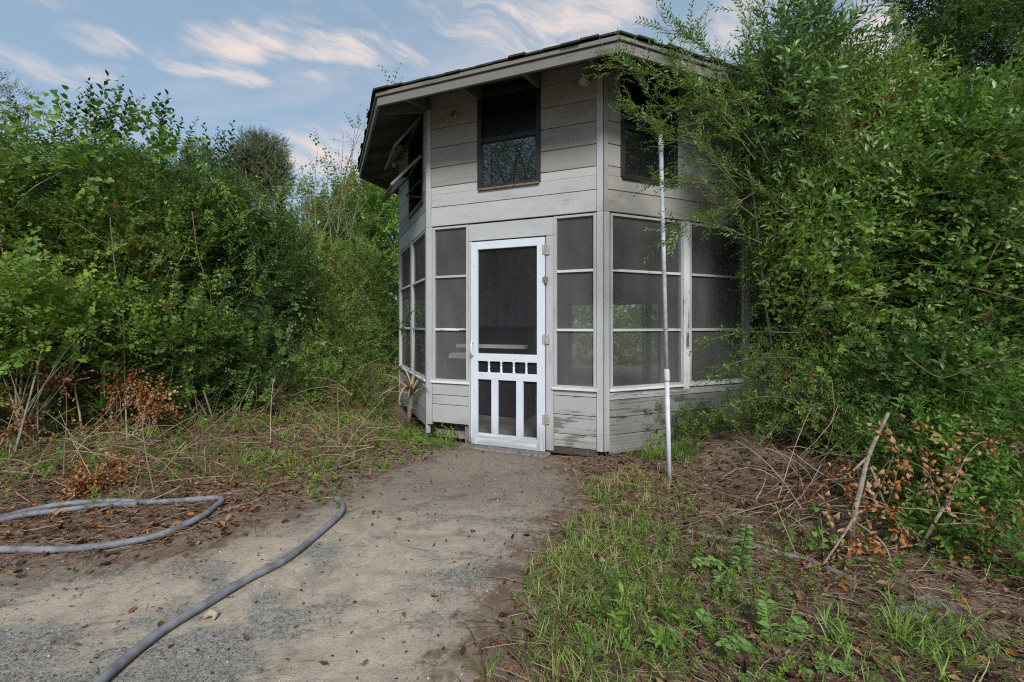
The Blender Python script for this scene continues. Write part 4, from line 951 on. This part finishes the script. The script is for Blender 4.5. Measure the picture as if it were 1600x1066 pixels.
vine('yellow green creeper climbing the upper right shrubs', [(1600, 130, 3.4), (1560, 170, 3.5), (1500, 190, 3.7), (1450, 200, 3.9), (1400, 240, 4.0)], 'trifoil', 'leaf_lime', 110, .9, .05, .2, 'creeper', 'creeper')
vine('leafy creeper hanging at the right picture edge beside orange leaves', [(1640, 300, 2.7), (1590, 340, 2.7), (1560, 380, 2.8), (1540, 420, 2.8)], 'creeper', 'leaf_mid', 22, .7, .3, .1, 'creeper', 'creeper')
shrub('laurel_bush', 'low leafy plant with long leaves at the right front beside the dead branches', 'bush', P(1500, 900, 2.6), [lobe(1450, 690, 2.75, .36, .3, .18), lobe(1540, 730, 2.5, .34, .28, .2), lobe(1480, 770, 2.5, .3, .25, .16), lobe(1590, 800, 2.3, .25, .25, .15), lobe(1600, 690, 2.5, .3, .25, .25), lobe(1390, 710, 2.8, .28, .2, .17), lobe(1450, 830, 2.35, .2, .18, .1), lobe(1540, 860, 2.2, .2, .2, .12), lobe(1620, 890, 2.0, .14, .16, .1)], 'laurel', 230, 'leaf_lime', 'bark_pale', .65, .35, .0, .15, WG, sr=.009, gap=.5)
vine('bright creeper hanging in front of the dark hollow under the right shrubs', [(1420, 560, 2.9), (1470, 590, 2.8), (1530, 570, 2.7), (1600, 560, 2.6)], 'creeper', 'leaf_mid', 18, .7, .1, .12, 'creeper', 'creeper')
vine('pale green sprays standing out in the centre of the right thicket', [(1230, 480, 3.2), (1290, 400, 3.2), (1350, 360, 3.2), (1420, 330, 3.2)], 'trifoil', 'leaf_lime', 60, .9, .1, .16, 'creeper', 'creeper')
shrub('low_bush', 'dark weedy bush against the foot of the right house wall', 'bush', P(1100, 690, 4.3), [lobe(1050, 665, 4.25, .28, .16, .16), lobe(1120, 672, 4.3, .35, .2, .16), lobe(1190, 670, 4.4, .3, .25, .2)], ('weed', 'laurel'), 190, 'leaf_mid', 'bark', .6, .5, .1, sr=.006, gap=.45)

# dead cut branch with dry brown leaves, right front
def dead_branch(label, paths, base_r, n, dens_tpl='dry', sc=.8, wood='bark_pale', leaf='leaf_dry', tint=.2, name='dead_branch'):
    main = spline([Vector(q) for q in paths[0]], 8); root = empty(name, main[0], label, 'branch'); mb = MB(); mb.tube(main, list(np.linspace(base_r * .75, base_r * .4, len(main))), 8); mb.build('limb', M[wood], root, True)
    lf = Leafy()
    for p in paths[1:]:
        c = np.array([np.array(q) for q in spline([Vector(q) for q in p], 7)]); mb = MB(); mb.tube([Vector(q) for q in c], list(np.linspace(base_r * .32, base_r * .1, len(c))), 6); mb.build('twig', M[wood], root, True)
        if n: i = rng.integers(len(c) // 3, len(c), n); lf.scatter(TPL[dens_tpl], c[i], rng.normal(0, .6, (n, 3)) + np.array([0, 0, -.1]), sc * rng.uniform(.6, 1.1, n), tint + rng.normal(0, .18, n))
    if n: lf.build('dry_leaves', [M[leaf], M['twig']], root)
    return root
Q = P
dead_branch('thick pale broken limb leaning out of the pile at the right front, tip cut bare', [[Q(1335, 905, 2.2), Q(1330, 830, 2.3), Q(1345, 760, 2.4), Q(1358, 710, 2.45), Q(1388, 645, 2.5)], [Q(1355, 715, 2.45), Q(1320, 745, 2.4), Q(1290, 750, 2.35)], [Q(1360, 730, 2.45), Q(1390, 800, 2.4), Q(1440, 840, 2.3), Q(1480, 875, 2.25)], [Q(1335, 815, 2.3), Q(1380, 850, 2.2), Q(1400, 905, 2.15), Q(1415, 960, 2.1)], [Q(1340, 800, 2.3), Q(1315, 840, 2.2), Q(1280, 890, 2.1), Q(1230, 950, 1.98)]], .023, 7, 'dry', .55)
dead_branch('heap of brown oak leaves on cut twigs in the right foreground', [[Q(1420, 890, 2.3), Q(1470, 800, 2.3), Q(1520, 740, 2.4)], [Q(1440, 850, 2.3), Q(1400, 800, 2.3), Q(1340, 770, 2.35)], [Q(1470, 800, 2.3), Q(1520, 700, 2.4), Q(1570, 690, 2.4)], [Q(1440, 850, 2.25), Q(1360, 860, 2.2), Q(1300, 850, 2.2)], [Q(1460, 820, 2.25), Q(1530, 820, 2.2), Q(1600, 850, 2.1)], [Q(1470, 800, 2.3), Q(1450, 740, 2.35), Q(1420, 720, 2.4)]], .014, 11, 'dry', .7, tint=.72)
dead_branch('bare grey forked twigs lying under the right bushes', [[G(1210, 830), G(1230, 790) + Vector((0, 0, .08)), Q(1275, 730, 3.3), Q(1310, 690, 3.4)], [G(1190, 800), Q(1215, 750, 3.4), Q(1240, 720, 3.5)], [G(1180, 830), Q(1250, 770, 3.1), Q(1330, 745, 3.2)], [G(1230, 860), Q(1290, 800, 2.9), Q(1320, 760, 3.0)], [G(1260, 830), Q(1270, 760, 3.1), Q(1240, 700, 3.2)]], .009, 0)
dead_branch('slim dead stick standing beside the dark soil mound', [[G(1200, 790), Q(1175, 745, 3.5), Q(1150, 705, 3.65)], [G(1205, 792), Q(1190, 750, 3.5), Q(1183, 735, 3.5)]], .009, 0)
# orange dry branches on the left
O = Q
dead_branch('orange dry leafed branch lying on the left hedge foot, the largest of three', [[O(150, 700, 4.4), O(185, 650, 4.3), O(215, 615, 4.3), O(255, 622, 4.3)], [O(180, 660, 4.3), O(160, 672, 4.3), O(150, 680, 4.3)], [O(200, 635, 4.3), O(195, 605, 4.3), O(188, 600, 4.3)], [O(215, 620, 4.3), O(235, 640, 4.3), O(250, 635, 4.25)], [O(205, 630, 4.3), O(225, 625, 4.3), O(245, 628, 4.25)]], .012, 24, 'dry_small', .95, tint=.62)
dead_branch('bunch of orange dead leaves hanging from a stem at the far left', [[O(40, 720, 3.9), O(42, 690, 3.9), O(40, 655, 3.9)], [O(41, 700, 3.9), O(45, 690, 3.88), O(50, 700, 3.86)], [O(41, 670, 3.9), O(38, 660, 3.88), O(40, 650, 3.86)]], .008, 16, 'dry_small', .75, tint=.62)
dead_branch('small orange leafed twig in the hedge above the far left bunch', [[O(30, 640, 4.1), O(55, 600, 4.1), O(85, 575, 4.1)], [O(55, 585, 4.1), O(65, 575, 4.1), O(80, 578, 4.08)], [O(90, 560, 4.1), O(97, 590, 4.08), O(98, 605, 4.06)]], .008, 14, 'dry_small', .7, tint=.62)
dead_branch('rust coloured leafy branch lying on the litter just behind the hose loop', [[G(100, 800) + Vector((0, 0, .05)), G(140, 775) + Vector((0, 0, .08)), G(185, 750) + Vector((0, 0, .1))], [G(110, 795), G(125, 778) + Vector((0, 0, .08)), G(150, 772) + Vector((0, 0, .06))], [G(140, 775), G(165, 770) + Vector((0, 0, .06)), G(190, 765) + Vector((0, 0, .06))], [G(150, 770), G(170, 755) + Vector((0, 0, .1)), G(185, 745) + Vector((0, 0, .1))]], .01, 24, 'dry_small', .8, tint=.62)
# pale canes and sticks in the left tangle
def stick(label, pts, r, mat='bark_pale', name='dead_stick', cat='stick'):
    c = spline([Vector(q) for q in pts], 7); root = MB(); root.tube(c, list(np.linspace(r, r * .55, len(c))), 6); o = root.build(name, M[mat], None, True); return tag(o, label, cat)
stick('long pale stick slanting from the hedge down over the hose loop', [G(160, 838), O(215, 770, 3.6), O(290, 690, 4.0)], .010, 'straw')
stick('thin curved cane leaning in front of the hedge left of the long stick', [G(155, 780), O(165, 740, 3.9), O(190, 700, 4.1), O(230, 650, 4.3)], .009, 'straw')
stick('reddish upright cane standing before the middle of the left hedge', [G(343, 712), O(340, 680, 4.6), O(328, 640, 4.6), O(318, 610, 4.6)], .014, 'bare_wood')
stick('tall pale stem rising through the hedge at the far left', [G(20, 730), O(35, 560, 4.0), O(20, 470, 4.0), O(5, 400, 4.0), O(-5, 330, 4.0)], .010)
stick('slender tan stem climbing the middle of the left hedge', [G(200, 720), O(195, 600, 4.4), O(193, 500, 4.4), O(180, 420, 4.4), O(172, 340, 4.4)], .008)
stick('short slanting tan stem beside the slender climbing one', [O(190, 520, 4.4), O(180, 470, 4.4), O(165, 430, 4.4)], .009)
stick('sinuous brown vine stem looping down the hedge', [O(300, 600, 5.0), O(280, 480, 5.0), O(272, 430, 5.0), O(290, 390, 5.1), O(310, 330, 5.4)], .007, 'straw')
stick('grey slanting branch crossing the upper left foliage', [O(15, 335, 4.0), O(50, 295, 4.0), O(95, 270, 4.1)], .006)
stick('forked dark twig lying on the bare path', [G(715, 805), G(745, 870), G(800, 905)], .006, 'twig', 'fallen_twig', 'twig')
stick('pale cane bent in the tangle above the orange branch', [O(130, 690, 4.2), O(125, 650, 4.2), O(118, 600, 4.2), O(140, 590, 4.2)], .011, 'straw')
stick('twig lying across the lower end of the path beside the hose', [G(240, 1010), G(270, 995), G(315, 1035)], .005, 'twig', 'fallen_twig', 'twig')

# tangle of thin dry twigs at the hedge foot
def tangle():
    lf = Leafy()
    for (x0, x1, y0, y1, n) in ((-30, 330, 600, 740, 420), (300, 600, 610, 740, 300), (0, 330, 690, 790, 160), (1180, 1420, 700, 860, 190)):
        for _ in range(n):
            px, py = rng.uniform(x0, x1), rng.uniform(y0, y1); d = EYE * FPX / max(py - HZ, 140) * 1.0; d = min(max(d, 2.2), 5.6) + rng.uniform(-.2, .3)
            if px > 1100: d = max(EYE * FPX / (py - HZ), 2.3)
            a = np.array(P(px, py, d)); a[2] = max(a[2], .02) + rng.uniform(0, .2); L = rng.uniform(.2, .7); dr = nrm(rng.normal(0, 1, 3) * np.array([1, .7, .55])); b = a + dr * L; b[2] = max(b[2], .02)
            V, T = tube_np(curve_to(a, b, rng.uniform(-.1, .2), 5, .06), np.linspace(.0045, .002, 5), 3); lf.raw(V, T, rng.uniform(.2, 1.), 0)
    tag(lf.build('dry_twigs', [M['needle']]), 'tangle of thin dry twigs along the foot of the shrubs', 'twigs', kind='stuff')
tangle()

# dead yucca-like plant with pale straps at the left corner of the house
def strap_plant(name, label, base, n, L, mat, tint, spread=1., cat='plant', width=.022, droop=.6):
    base = Vector(base); root = empty(name, base, label, cat); lf = Leafy()
    for i in range(n):
        az = rng.uniform(0, 6.28); el = rng.uniform(.05, 1.2) * spread; l = L * rng.uniform(.6, 1.15); h = np.array([math.cos(az), math.sin(az), 0]); pts = []; p = np.array(base); e = 1.5 - el
        for k in range(7):
            pts.append(p.copy()); p = p + (h * math.cos(e) + np.array([0, 0, 1]) * math.sin(e)) * l / 6; e -= droop * rng.uniform(.15, .5); p[2] = max(p[2], .015)
        pts = np.array(pts); side = np.cross(h, [0, 0, 1]); wd = width * np.array([.8, 1, 1, .9, .75, .5, .06]); V = np.concatenate([pts - side * wd[:, None] / 2, pts + side * wd[:, None] / 2, pts - np.array([0, 0, .004])]); T = []
        for k in range(6): T += [(k, k + 1, 15 + k), (k, 15 + k, 14 + k), (14 + k, 15 + k, 8 + k), (14 + k, 8 + k, 7 + k)]
        lf.raw(V, np.array(T), tint + rng.normal(0, .12))
    lf.build('straps', [M[mat]], root); return root
yb = P(643, 618, 5.0)
root = strap_plant('dead_yucca', 'dead yucca with drooping straw coloured straps at the left corner of the house', yb, 34, .62, 'needle', .95, 1.0, droop=.75)
mb = MB(); mb.tube([Vector((yb.x - .05, yb.y + .05, 0)), yb + Vector((-.02, 0, -.15)), yb], [.03, .028, .02], 7); mb.build('stem', M['bark_pale'], root, True)
mb = MB(); mb.tube([yb, yb + Vector((.02, 0, .2)), P(648, 520, 5.0), P(640, 500, 5.0)], [.008, .006, .004, .002], 6); mb.build('flower_stalk', M['straw'], root, True)
strap_plant('strap_leaf_plant', 'long green strap leaves arching out of the left hedge foot', P(160, 640, 4.3), 16, .75, 'grass', .1, .9, width=.03, droop=.5)
strap_plant('strap_leaf_plant', 'fine green grassy plant at the house corner behind the dead yucca', P(600, 640, 5.4), 36, .4, 'grass', .15, .9, width=.012)

# ------------------------------------------------------------------ pole, hoses, stones
pb = G(1046, 757); ptop = P(1032, 200, 3.42)
pole = empty('metal_pole', pb, 'thin pale metal pole leaning slightly in front of the right screens', 'pole')
ax = (ptop - pb)
mb = MB(); mb.tube([pb + ax * -.03, pb + ax * .3], .0175, 12); mb.build('lower_tube', M['pvc'], pole, True)
mb = MB(); mb.tube([pb + ax * .302, pb + ax * 1.0], .016, 12); mb.build('upper_tube', M['pvc'], pole, True)
mb = MB(); mb.tube([pb + ax * .285, pb + ax * .29, pb + ax * .315, pb + ax * .32], [.0185, .022, .022, .0175], 12); mb.build('coupling', M['pvc'], pole, True)
mb = MB(); mb.tube([pb + ax * .93, pb + ax * .96], [.019, .019], 12); mb.build('collar', M['pvc'], pole, True)
mb = MB(); mb.tube([ptop + Vector((0, 0, -.03)), ptop + Vector((-.01, 0, .025)), ptop + Vector((-.05, 0, .05)), ptop + Vector((-.09, 0, .055))], [.022, .024, .026, .03], 10)
mb.tube([ptop + Vector((-.09, 0, .055)), ptop + Vector((-.13, 0, .057)), ptop + Vector((-.165, .0, .055)), ptop + Vector((-.172, 0, .055))], [.035, .05, .045, .02], 12); mb.build('pole_head', M['black_frame'], pole, True)
def hose(label, pts, r, mat='hose', z=None):
    c = spline(pts, 10); out = []
    for q in c:
        zz = float(ground_z(q.x, q.y)); out.append(Vector((q.x, q.y, zz + r * .95 + (.012 if mat == 'hose' else -.008) + q.z)))
    mb = MB(); mb.tube(out, r, 12); o = mb.build('hose', M[mat], None, True); return tag(o, label, 'hose', 'grey hoses lying on the ground')
hose('grey hose curving across the path from the bottom edge to the weeds', [G(60, 1180), G(170, 1066), G(250, 1000), G(330, 949), G(385, 915), G(450, 880), G(502, 838), G(533, 808), G(534, 794), G(524, 785)], .0185)
hose('grey hose bent in a long loop at the far left', [G(-260, 880), G(0, 872), G(130, 867), G(240, 850), G(310, 824), G(340, 803), G(346, 795), G(335, 791), G(250, 797), G(160, 797), G(80, 806), G(0, 826), G(-120, 870)], .0185)
hose('second strand of grey hose half hidden behind the loop', [G(-60, 850), G(30, 822), G(100, 812), G(160, 803), G(215, 800)], .0175)
hose('grey pipe half buried in litter at the right', [G(1075, 848), G(1110, 856), G(1170, 868), G(1230, 884), G(1280, 900), G(1330, 925)], .015, 'old_pipe')
def rock(label, loc, s, mat='stone', rz=0.):
    bm = bmesh.new(); bmesh.ops.create_cube(bm, size=1); bmesh.ops.subdivide_edges(bm, edges=bm.edges, cuts=3, use_grid_fill=True)
    for v in bm.verts:
        n = Vector((random.gauss(0, .02), random.gauss(0, .02), random.gauss(0, .02))); v.co = (v.co * .72 + v.co.normalized() * .2 + n); v.co = Vector((v.co.x * s[0], v.co.y * s[1], v.co.z * s[2]))
    me = bpy.data.meshes.new('stone'); bm.to_mesh(me); bm.free(); me.materials.append(M[mat]); o = bpy.data.objects.new('concrete_block', me); col.objects.link(o)
    o.location = loc; o.rotation_euler = (.1, .08, rz); return tag(o, label, 'block')
rock('broken grey concrete block sunk in litter at the lower right', G(1462, 965) + Vector((0, 0, .015)), (.15, .11, .09), 'stone', .5)
rock('flat pale stone just left of the broken concrete block', G(1435, 985) + Vector((0, 0, .03)), (.14, .1, .07), 'stone', .2)
tuft = G(318, 972)
mb = MB(); mb.tube([tuft + Vector((0, 0, .02)), tuft + Vector((.02, .015, .03)), tuft + Vector((.045, .01, .024)), tuft + Vector((.05, -.015, .02))], [.012, .015, .012, .004], 6); tag(mb.build('paper_scrap', M['straw'], None, True), 'small cream scrap lying against the hose on the path', 'scrap')

# ------------------------------------------------------------------ low plants
def frond_plant(label, base, fr, leaf='fern', name='pinnate_plant', ln=.046, wd=.021):
    base = Vector(base); root = empty(name, base, label, 'plant')
    for (tip, arch, nl) in fr:
        c = curve_to(base, tip, arch, 12, .02); lf = Leafy(); V, T = tube_np(c, np.linspace(.004, .0015, 12), 4); lf.raw(V, T, .5, 1)
        cc = np.array([np.array(q) for q in spline([Vector(q) for q in c], 4)]); tg = nrm(np.gradient(cc, axis=0))
        for i in np.linspace(6, len(cc) - 1, nl).astype(int):
            t = i / len(cc); s = np.cross(tg[i], [0, 0, 1]); s = s / max(np.linalg.norm(s), .2); l = ln * (1.1 - .7 * max(0, t - .5) * 1.6) * rng.uniform(.85, 1.1)
            for sg in (1, -1):
                d = nrm(s * sg + tg[i] * .45 + rng.normal(0, .2, 3)); n = np.array([rng.normal(0, .4), rng.normal(0, .4), 1.]) ; lv, lt = leaf_pts('oval', l, wd); lf.raw(cc[i] + lv @ frame_from(d, n), lt, float(np.clip(.45 + .3 * t + rng.normal(0, .12), 0, 1)), 0)
        lf.build('frond', [M[leaf], M['twig']], root)
    return root
frond_plant('green feathery plant with paired leaflets in the right foreground', G(1212, 1040), [(P(1195, 930, 1.66), .06, 20), (P(1130, 1010, 1.5), .12, 18), (P(1330, 1050, 1.45), .15, 20), (P(1250, 970, 1.65), .1, 16), (P(1170, 1075, 1.4), .12, 18), (P(1280, 1080, 1.4), .18, 20)])
frond_plant('upright feathery plant with one tall curled shoot by the half buried pipe', G(1150, 905), [(P(1168, 825, 1.95), .02, 20), (P(1085, 880, 2.0), .12, 16), (P(1110, 940, 1.85), .12, 16)])
frond_plant('small feathery plant low in the grass left of the larger ones', G(1090, 1030), [(P(1050, 990, 1.6), .12, 14), (P(1100, 960, 1.65), .08, 14), (P(1130, 1050, 1.5), .12, 14)])
def weed_patch(label, base, n, L, tpl='weed', leaf='leaf_lime', sc=1., tint=.1, r=.1, name='leafy_weed'):
    base = Vector(base); base.z = float(ground_z(base.x, base.y)); root = empty(name, base, label, 'weed'); lf = Leafy(); p = np.array(base) + np.stack([rng.normal(0, r, n), rng.normal(0, r, n), np.full(n, .0)], 1)
    p[:, 2] = ground_z(p[:, 0], p[:, 1])
    lf.scatter(TPL[tpl], p, rng.normal(0, .4, (n, 3)) * np.array([1, 1, 0]) + np.array([0, 0, .8]), sc * rng.uniform(.6, 1.2, n), tint + rng.normal(0, .1, n)); lf.build('foliage', [M[leaf], M['twig_green']], root); return root
weed_patch('big leaved bright green weed near the bottom edge right of the path', G(1000, 1020), 14, .2, 'laurel', 'leaf_lime', .75, .1, .07)
weed_patch('bright leafy weeds at the foot of the wall left of the door', P(700, 690, 4.75), 40, .2, 'weed', 'leaf_lime', .95, .05, .22)
weed_patch('pale leafed seedling cluster low in front of the feathery plant', G(960, 975), 16, .2, 'weed', 'leaf_mid', .7, .3, .13)
weed_patch('small weed clump at the end of the curving hose', G(505, 785), 14, .2, 'weed', 'leaf_lime', .6, .05, .09)
weed_patch('leafy sprig poking up beside the hose loop', G(160, 802), 8, .2, 'weed', 'leaf_lime', .6, .1, .07)
weed_patch('broad leafed weed at the right front of the grass patch', G(1010, 880), 14, .2, 'weed', 'leaf_lime', .6, .0, .14)
weed_patch('small yellow green plant by the half buried pipe', G(1265, 870), 10, .2, 'grape', 'leaf_lime', .5, .1, .1)
# plants on the roof
rp = eave(0) + Vector((.12, .25, EAVE + .1)); root = empty('roof_weed', rp, 'little sprig growing on the shingles near the left roof corner', 'weed'); lf = Leafy(); lf.scatter(TPL['sparse'], np.array([rp] * 7) + rng.normal(0, .03, (7, 3)), rng.normal(0, .35, (7, 3)) + np.array([-.15, 0, .8]), rng.uniform(.3, .62, 7), rng.uniform(.1, .4, 7)); lf.build('foliage', [M['leaf_mid'], M['twig_green']], root)

# ------------------------------------------------------------------ ground cover
def flat_leaves(name, label, n, region, size, mat, tlo, thi, on_path=.06, kind='curl', lift=.01, weight=None):
    lf = Leafy(); lv, lt = leaf_pts(kind, 1., .5); x = rng.uniform(region[0], region[1], n * 3); y = region[2] + (region[3] - region[2]) * rng.uniform(0, 1, n * 3) ** 1.3
    s = path_sdf(x, y); keep = (s < rng.normal(-.03, .12, len(s))) | (rng.uniform(0, 1, len(s)) < on_path); keep &= np.hypot(x - .801, y - 6.44) > 2.45
    x, y = x[keep][:n], y[keep][:n]; m = len(x); z = ground_z(x, y) + lift * rng.uniform(.6, 2., m); az = rng.uniform(0, 6.28, m); d = np.stack([np.cos(az), np.sin(az), rng.normal(0, .25, m)], 1)
    tm = Tm(); tm.V = lv; tm.T = lt; tm.A = np.zeros(len(lv)); tm.Mi = np.zeros(len(lt), int)
    lf.scatter([tm], np.stack([x, y, z], 1), d, size * rng.uniform(.6, 1.3, m), tlo + (thi - tlo) * rng.uniform(0, 1, m), .7)
    return tag(lf.build(name, [M[mat]]), label, 'leaves', kind='stuff')
flat_leaves('leaf_litter', 'brown fallen leaves strewn over the bare ground', 14000, (-6, 4, 1.2, 7.5), .04, 'litter', .0, .95, .018)
flat_leaves('fresh_litter', 'orange brown fallen leaves around the hose loop', 1100, (-4.2, -1.6, 2.4, 4.4), .042, 'litter', .5, 1., .05)
def needles(n, region, on_path):
    lf = Leafy(); tms = []
    for _ in range(6):
        c = curve_to((0, 0, 0), (0, 1, 0), .04, 4, .08); V, T = tube_np(c, np.linspace(.012, .008, 4), 3); tm = Tm(); tm.V = V; tm.T = T; tm.A = np.zeros(len(V)); tm.Mi = np.zeros(len(T), int); tms.append(tm)
    x = rng.uniform(region[0], region[1], n * 3); y = region[2] + (region[3] - region[2]) * rng.uniform(0, 1, n * 3) ** 1.4; s = path_sdf(x, y)
    keep = (s < rng.normal(-.02, .14, len(s))) | (rng.uniform(0, 1, len(s)) < on_path); keep &= np.hypot(x - .801, y - 6.44) > 2.45; x, y = x[keep][:n], y[keep][:n]; m = len(x)
    az = rng.uniform(0, 6.28, m); d = np.stack([np.cos(az), np.sin(az), rng.normal(0, .12, m)], 1); lf.scatter(tms, np.stack([x, y, ground_z(x, y) + .012], 1), d, np.where(path_sdf(x, y) > .05, .42, 1.) * rng.uniform(.05, .19, m), rng.uniform(0, 1, m))
    tag(lf.build('pine_needles', [M['needle']]), 'dry needles and stalks scattered over the ground', 'needles', kind='stuff')
needles(34000, (-5.5, 4, 1.2, 7), .16)
flat_leaves('path_debris', 'small dark bits of bark and leaf scattered on the bare path', 2600, (-4, 1.2, 1.1, 4.6), .016, 'litter', .0, .8, .35)
def grit():
    lf = Leafy(); V = np.array([(0, 0, .5), (.5, 0, 0), (0, .45, .05), (-.55, 0, 0), (0, -.5, .05), (0, 0, -.4)]); T = np.array([(0, 1, 2), (0, 2, 3), (0, 3, 4), (0, 4, 1), (5, 2, 1), (5, 3, 2), (5, 4, 3), (5, 1, 4)])
    tm = Tm(); tm.V = V; tm.T = T; tm.A = np.zeros(6); tm.Mi = np.zeros(8, int)
    n = 26000; x = rng.uniform(-4, 1.4, n); y = 1.1 + 3.4 * rng.uniform(0, 1, n) ** 1.7; k = (path_sdf(x, y) > -.25) & (np.hypot(x - .801, y - 6.44) > 2.45) & (clump(np.stack([x * 1.5, y * 1.5, x * 0], 1)) > rng.normal(-.2, .8, n)); x, y = x[k], y[k]; m = len(x)
    az = rng.uniform(0, 6.28, m); lf.scatter([tm], np.stack([x, y, ground_z(x, y) + .010], 1), np.stack([np.cos(az), np.sin(az), rng.normal(0, .4, m)], 1), .0035 + .009 * rng.uniform(0, 1, m) ** 5, rng.uniform(0, 1, m))
    tag(lf.build('grit', [M['grit']]), 'loose grit and small stones scattered over the path', 'grit', kind='stuff')
grit()
def grass():
    lf = Leafy(); tms = []
    for _ in range(10):
        tm = Tm()
        for b in range(7):
            az = rng.uniform(0, 6.28); h = np.array([math.cos(az), math.sin(az), 0]); e = rng.uniform(.75, 1.45); pts = []; p = np.array([rng.normal(0, .06), 0, rng.normal(0, .06)]); l = rng.uniform(.6, 1.1)
            for k in range(5):
                pts.append(p.copy()); v = h * math.cos(e) + np.array([0, 0, 1]) * math.sin(e); p = p + np.array([v[0], v[2], v[1]]) * l / 4; e -= rng.uniform(.15, .5)
            pts = np.array(pts); hh = np.array([h[0], 0, h[1]]); side = nrm(np.cross(hh, [0, 1, 0])); wd = .032 * np.array([.8, 1, .9, .65, .05])
            V = np.concatenate([pts - side * wd[:, None] / 2, pts + side * wd[:, None] / 2]); T = []
            for k in range(4): T += [(k, k + 1, 6 + k), (k, 6 + k, 5 + k)]
            tm.add(V, np.array(T), float(rng.beta(2, 2.2)), 0)
        tms.append(tm.done())
    def area(n, fn, hs, tint):
        x, y = fn(n); s = path_sdf(x, y); k = (s < rng.normal(-.03, .05, len(s))) & (np.hypot(x - .801, y - 6.44) > 2.42) & (clump(np.stack([x * 1.3, y * 1.3, x * 0], 1)) > rng.normal(-.1, .45, len(x))) & (np.hypot(x - .88, y - 1.62) > rng.uniform(0, .42, len(x))); x, y = x[k], y[k]; m = len(x)
        d = rng.normal(0, .25, (m, 3)) * np.array([1, 1, 0]) + np.array([0, 0, 1.]); lf.scatter(tms, np.stack([x, y, ground_z(x, y) - .005], 1), d, hs * rng.uniform(.5, 1.3, m), tint + rng.normal(0, .12, m), .5, (0, 1, 0))
    def blob(px, py, sx, sy): 
        c = G(px, py); return lambda n: (rng.normal(c.x, sx, n), rng.normal(c.y, sy, n))
    area(1550, lambda n: (lambda y: ((-.2 + .14 * y) + np.abs(rng.normal(0, .42, n)) * (.5 + .28 * y), y))(rng.uniform(1.2, 2.9, n)), .095, .36)
    area(260, blob(960, 765, .28, .16), .11, .5); area(330, blob(1060, 722, .2, .1), .13, .15)
    area(260, blob(600, 690, .55, .25), .12, .45); area(260, blob(420, 740, .8, .2), .12, .55); area(170, blob(260, 720, .6, .2), .12, .55); area(200, blob(700, 700, .2, .15), .12, .1); area(170, blob(420, 670, .9, .3), .22, .65); area(200, blob(150, 700, .7, .25), .2, .5)
    area(160, blob(720, 1040, .12, .1), .09, .1); area(90, blob(760, 850, .05, .05), .09, .1); area(260, blob(1420, 1040, .25, .15), .12, .15); area(300, blob(60, 770, .5, .2), .12, .3)
    tag(lf.build('grass', [M['grass']]), 'patchy green and straw coloured grass beside the path', 'grass', kind='stuff')
    lf = Leafy()
    def weeds(n, px, py, sx, sy, sc, tint):
        c = G(px, py); x = rng.normal(c.x, sx, n); y = rng.normal(c.y, sy, n); k = (path_sdf(x, y) < -.02) & (np.hypot(x - .801, y - 6.44) > 2.42); x, y = x[k], y[k]; m = len(x)
        lf.scatter(TPL['weed'], np.stack([x, y, ground_z(x, y)], 1), rng.normal(0, .55, (m, 3)) * np.array([1, 1, 0]) + np.array([0, 0, .6]), sc * rng.uniform(.5, 1.2, m), tint + rng.normal(0, .1, m))
    weeds(330, 440, 735, 1.0, .28, .62, .2); weeds(230, 250, 722, .55, .28, .7, .2); weeds(160, 640, 690, .35, .2, .7, .1); weeds(520, 980, 960, .38, .4, .4, .1); weeds(120, 1150, 900, .3, .3, .4, .15); weeds(200, 1120, 1000, .3, .2, .4, .1); weeds(160, 900, 780, .3, .15, .45, .2); weeds(120, 60, 730, .5, .3, .7, .1); weeds(130, 400, 678, .7, .25, 1.05, .3); weeds(200, 560, 662, .6, .3, .9, .25); weeds(120, 180, 690, .6, .25, .95, .3)
    weeds(90, 1000, 860, .4, .2, .4, .15); weeds(60, 1240, 960, .3, .2, .4, .2); weeds(60, 1450, 900, .3, .2, .5, .2); weeds(80, 1050, 710, .3, .12, .6, .1)
    tag(lf.build('ground_weeds', [M['leaf_lime'], M['twig_green']]), 'low leafy weeds spreading over the bank and the grass', 'weeds', kind='stuff')
grass()

# ------------------------------------------------------------------ trees across the yard that the glass reflects
for (x, y, h, lab) in ((-6.2, -2.2, 8.5, 'slim tall tree across the yard, left behind the viewer'), (-8.5, -4.5, 9.5, 'taller tree across the yard, farther back')):
    tree('yard_tree', lab, (x, y, 0), h, [((x, y, h * .72), (1.3, 1.3, h * .24)), ((x + .7, y - .5, h * .55), (1.0, 1, 1.0))], 'sparse', 24, 'leaf_dark', 1.3, .15, 'trees reflected in the glass', .45)
print('TRIS', NTRI)
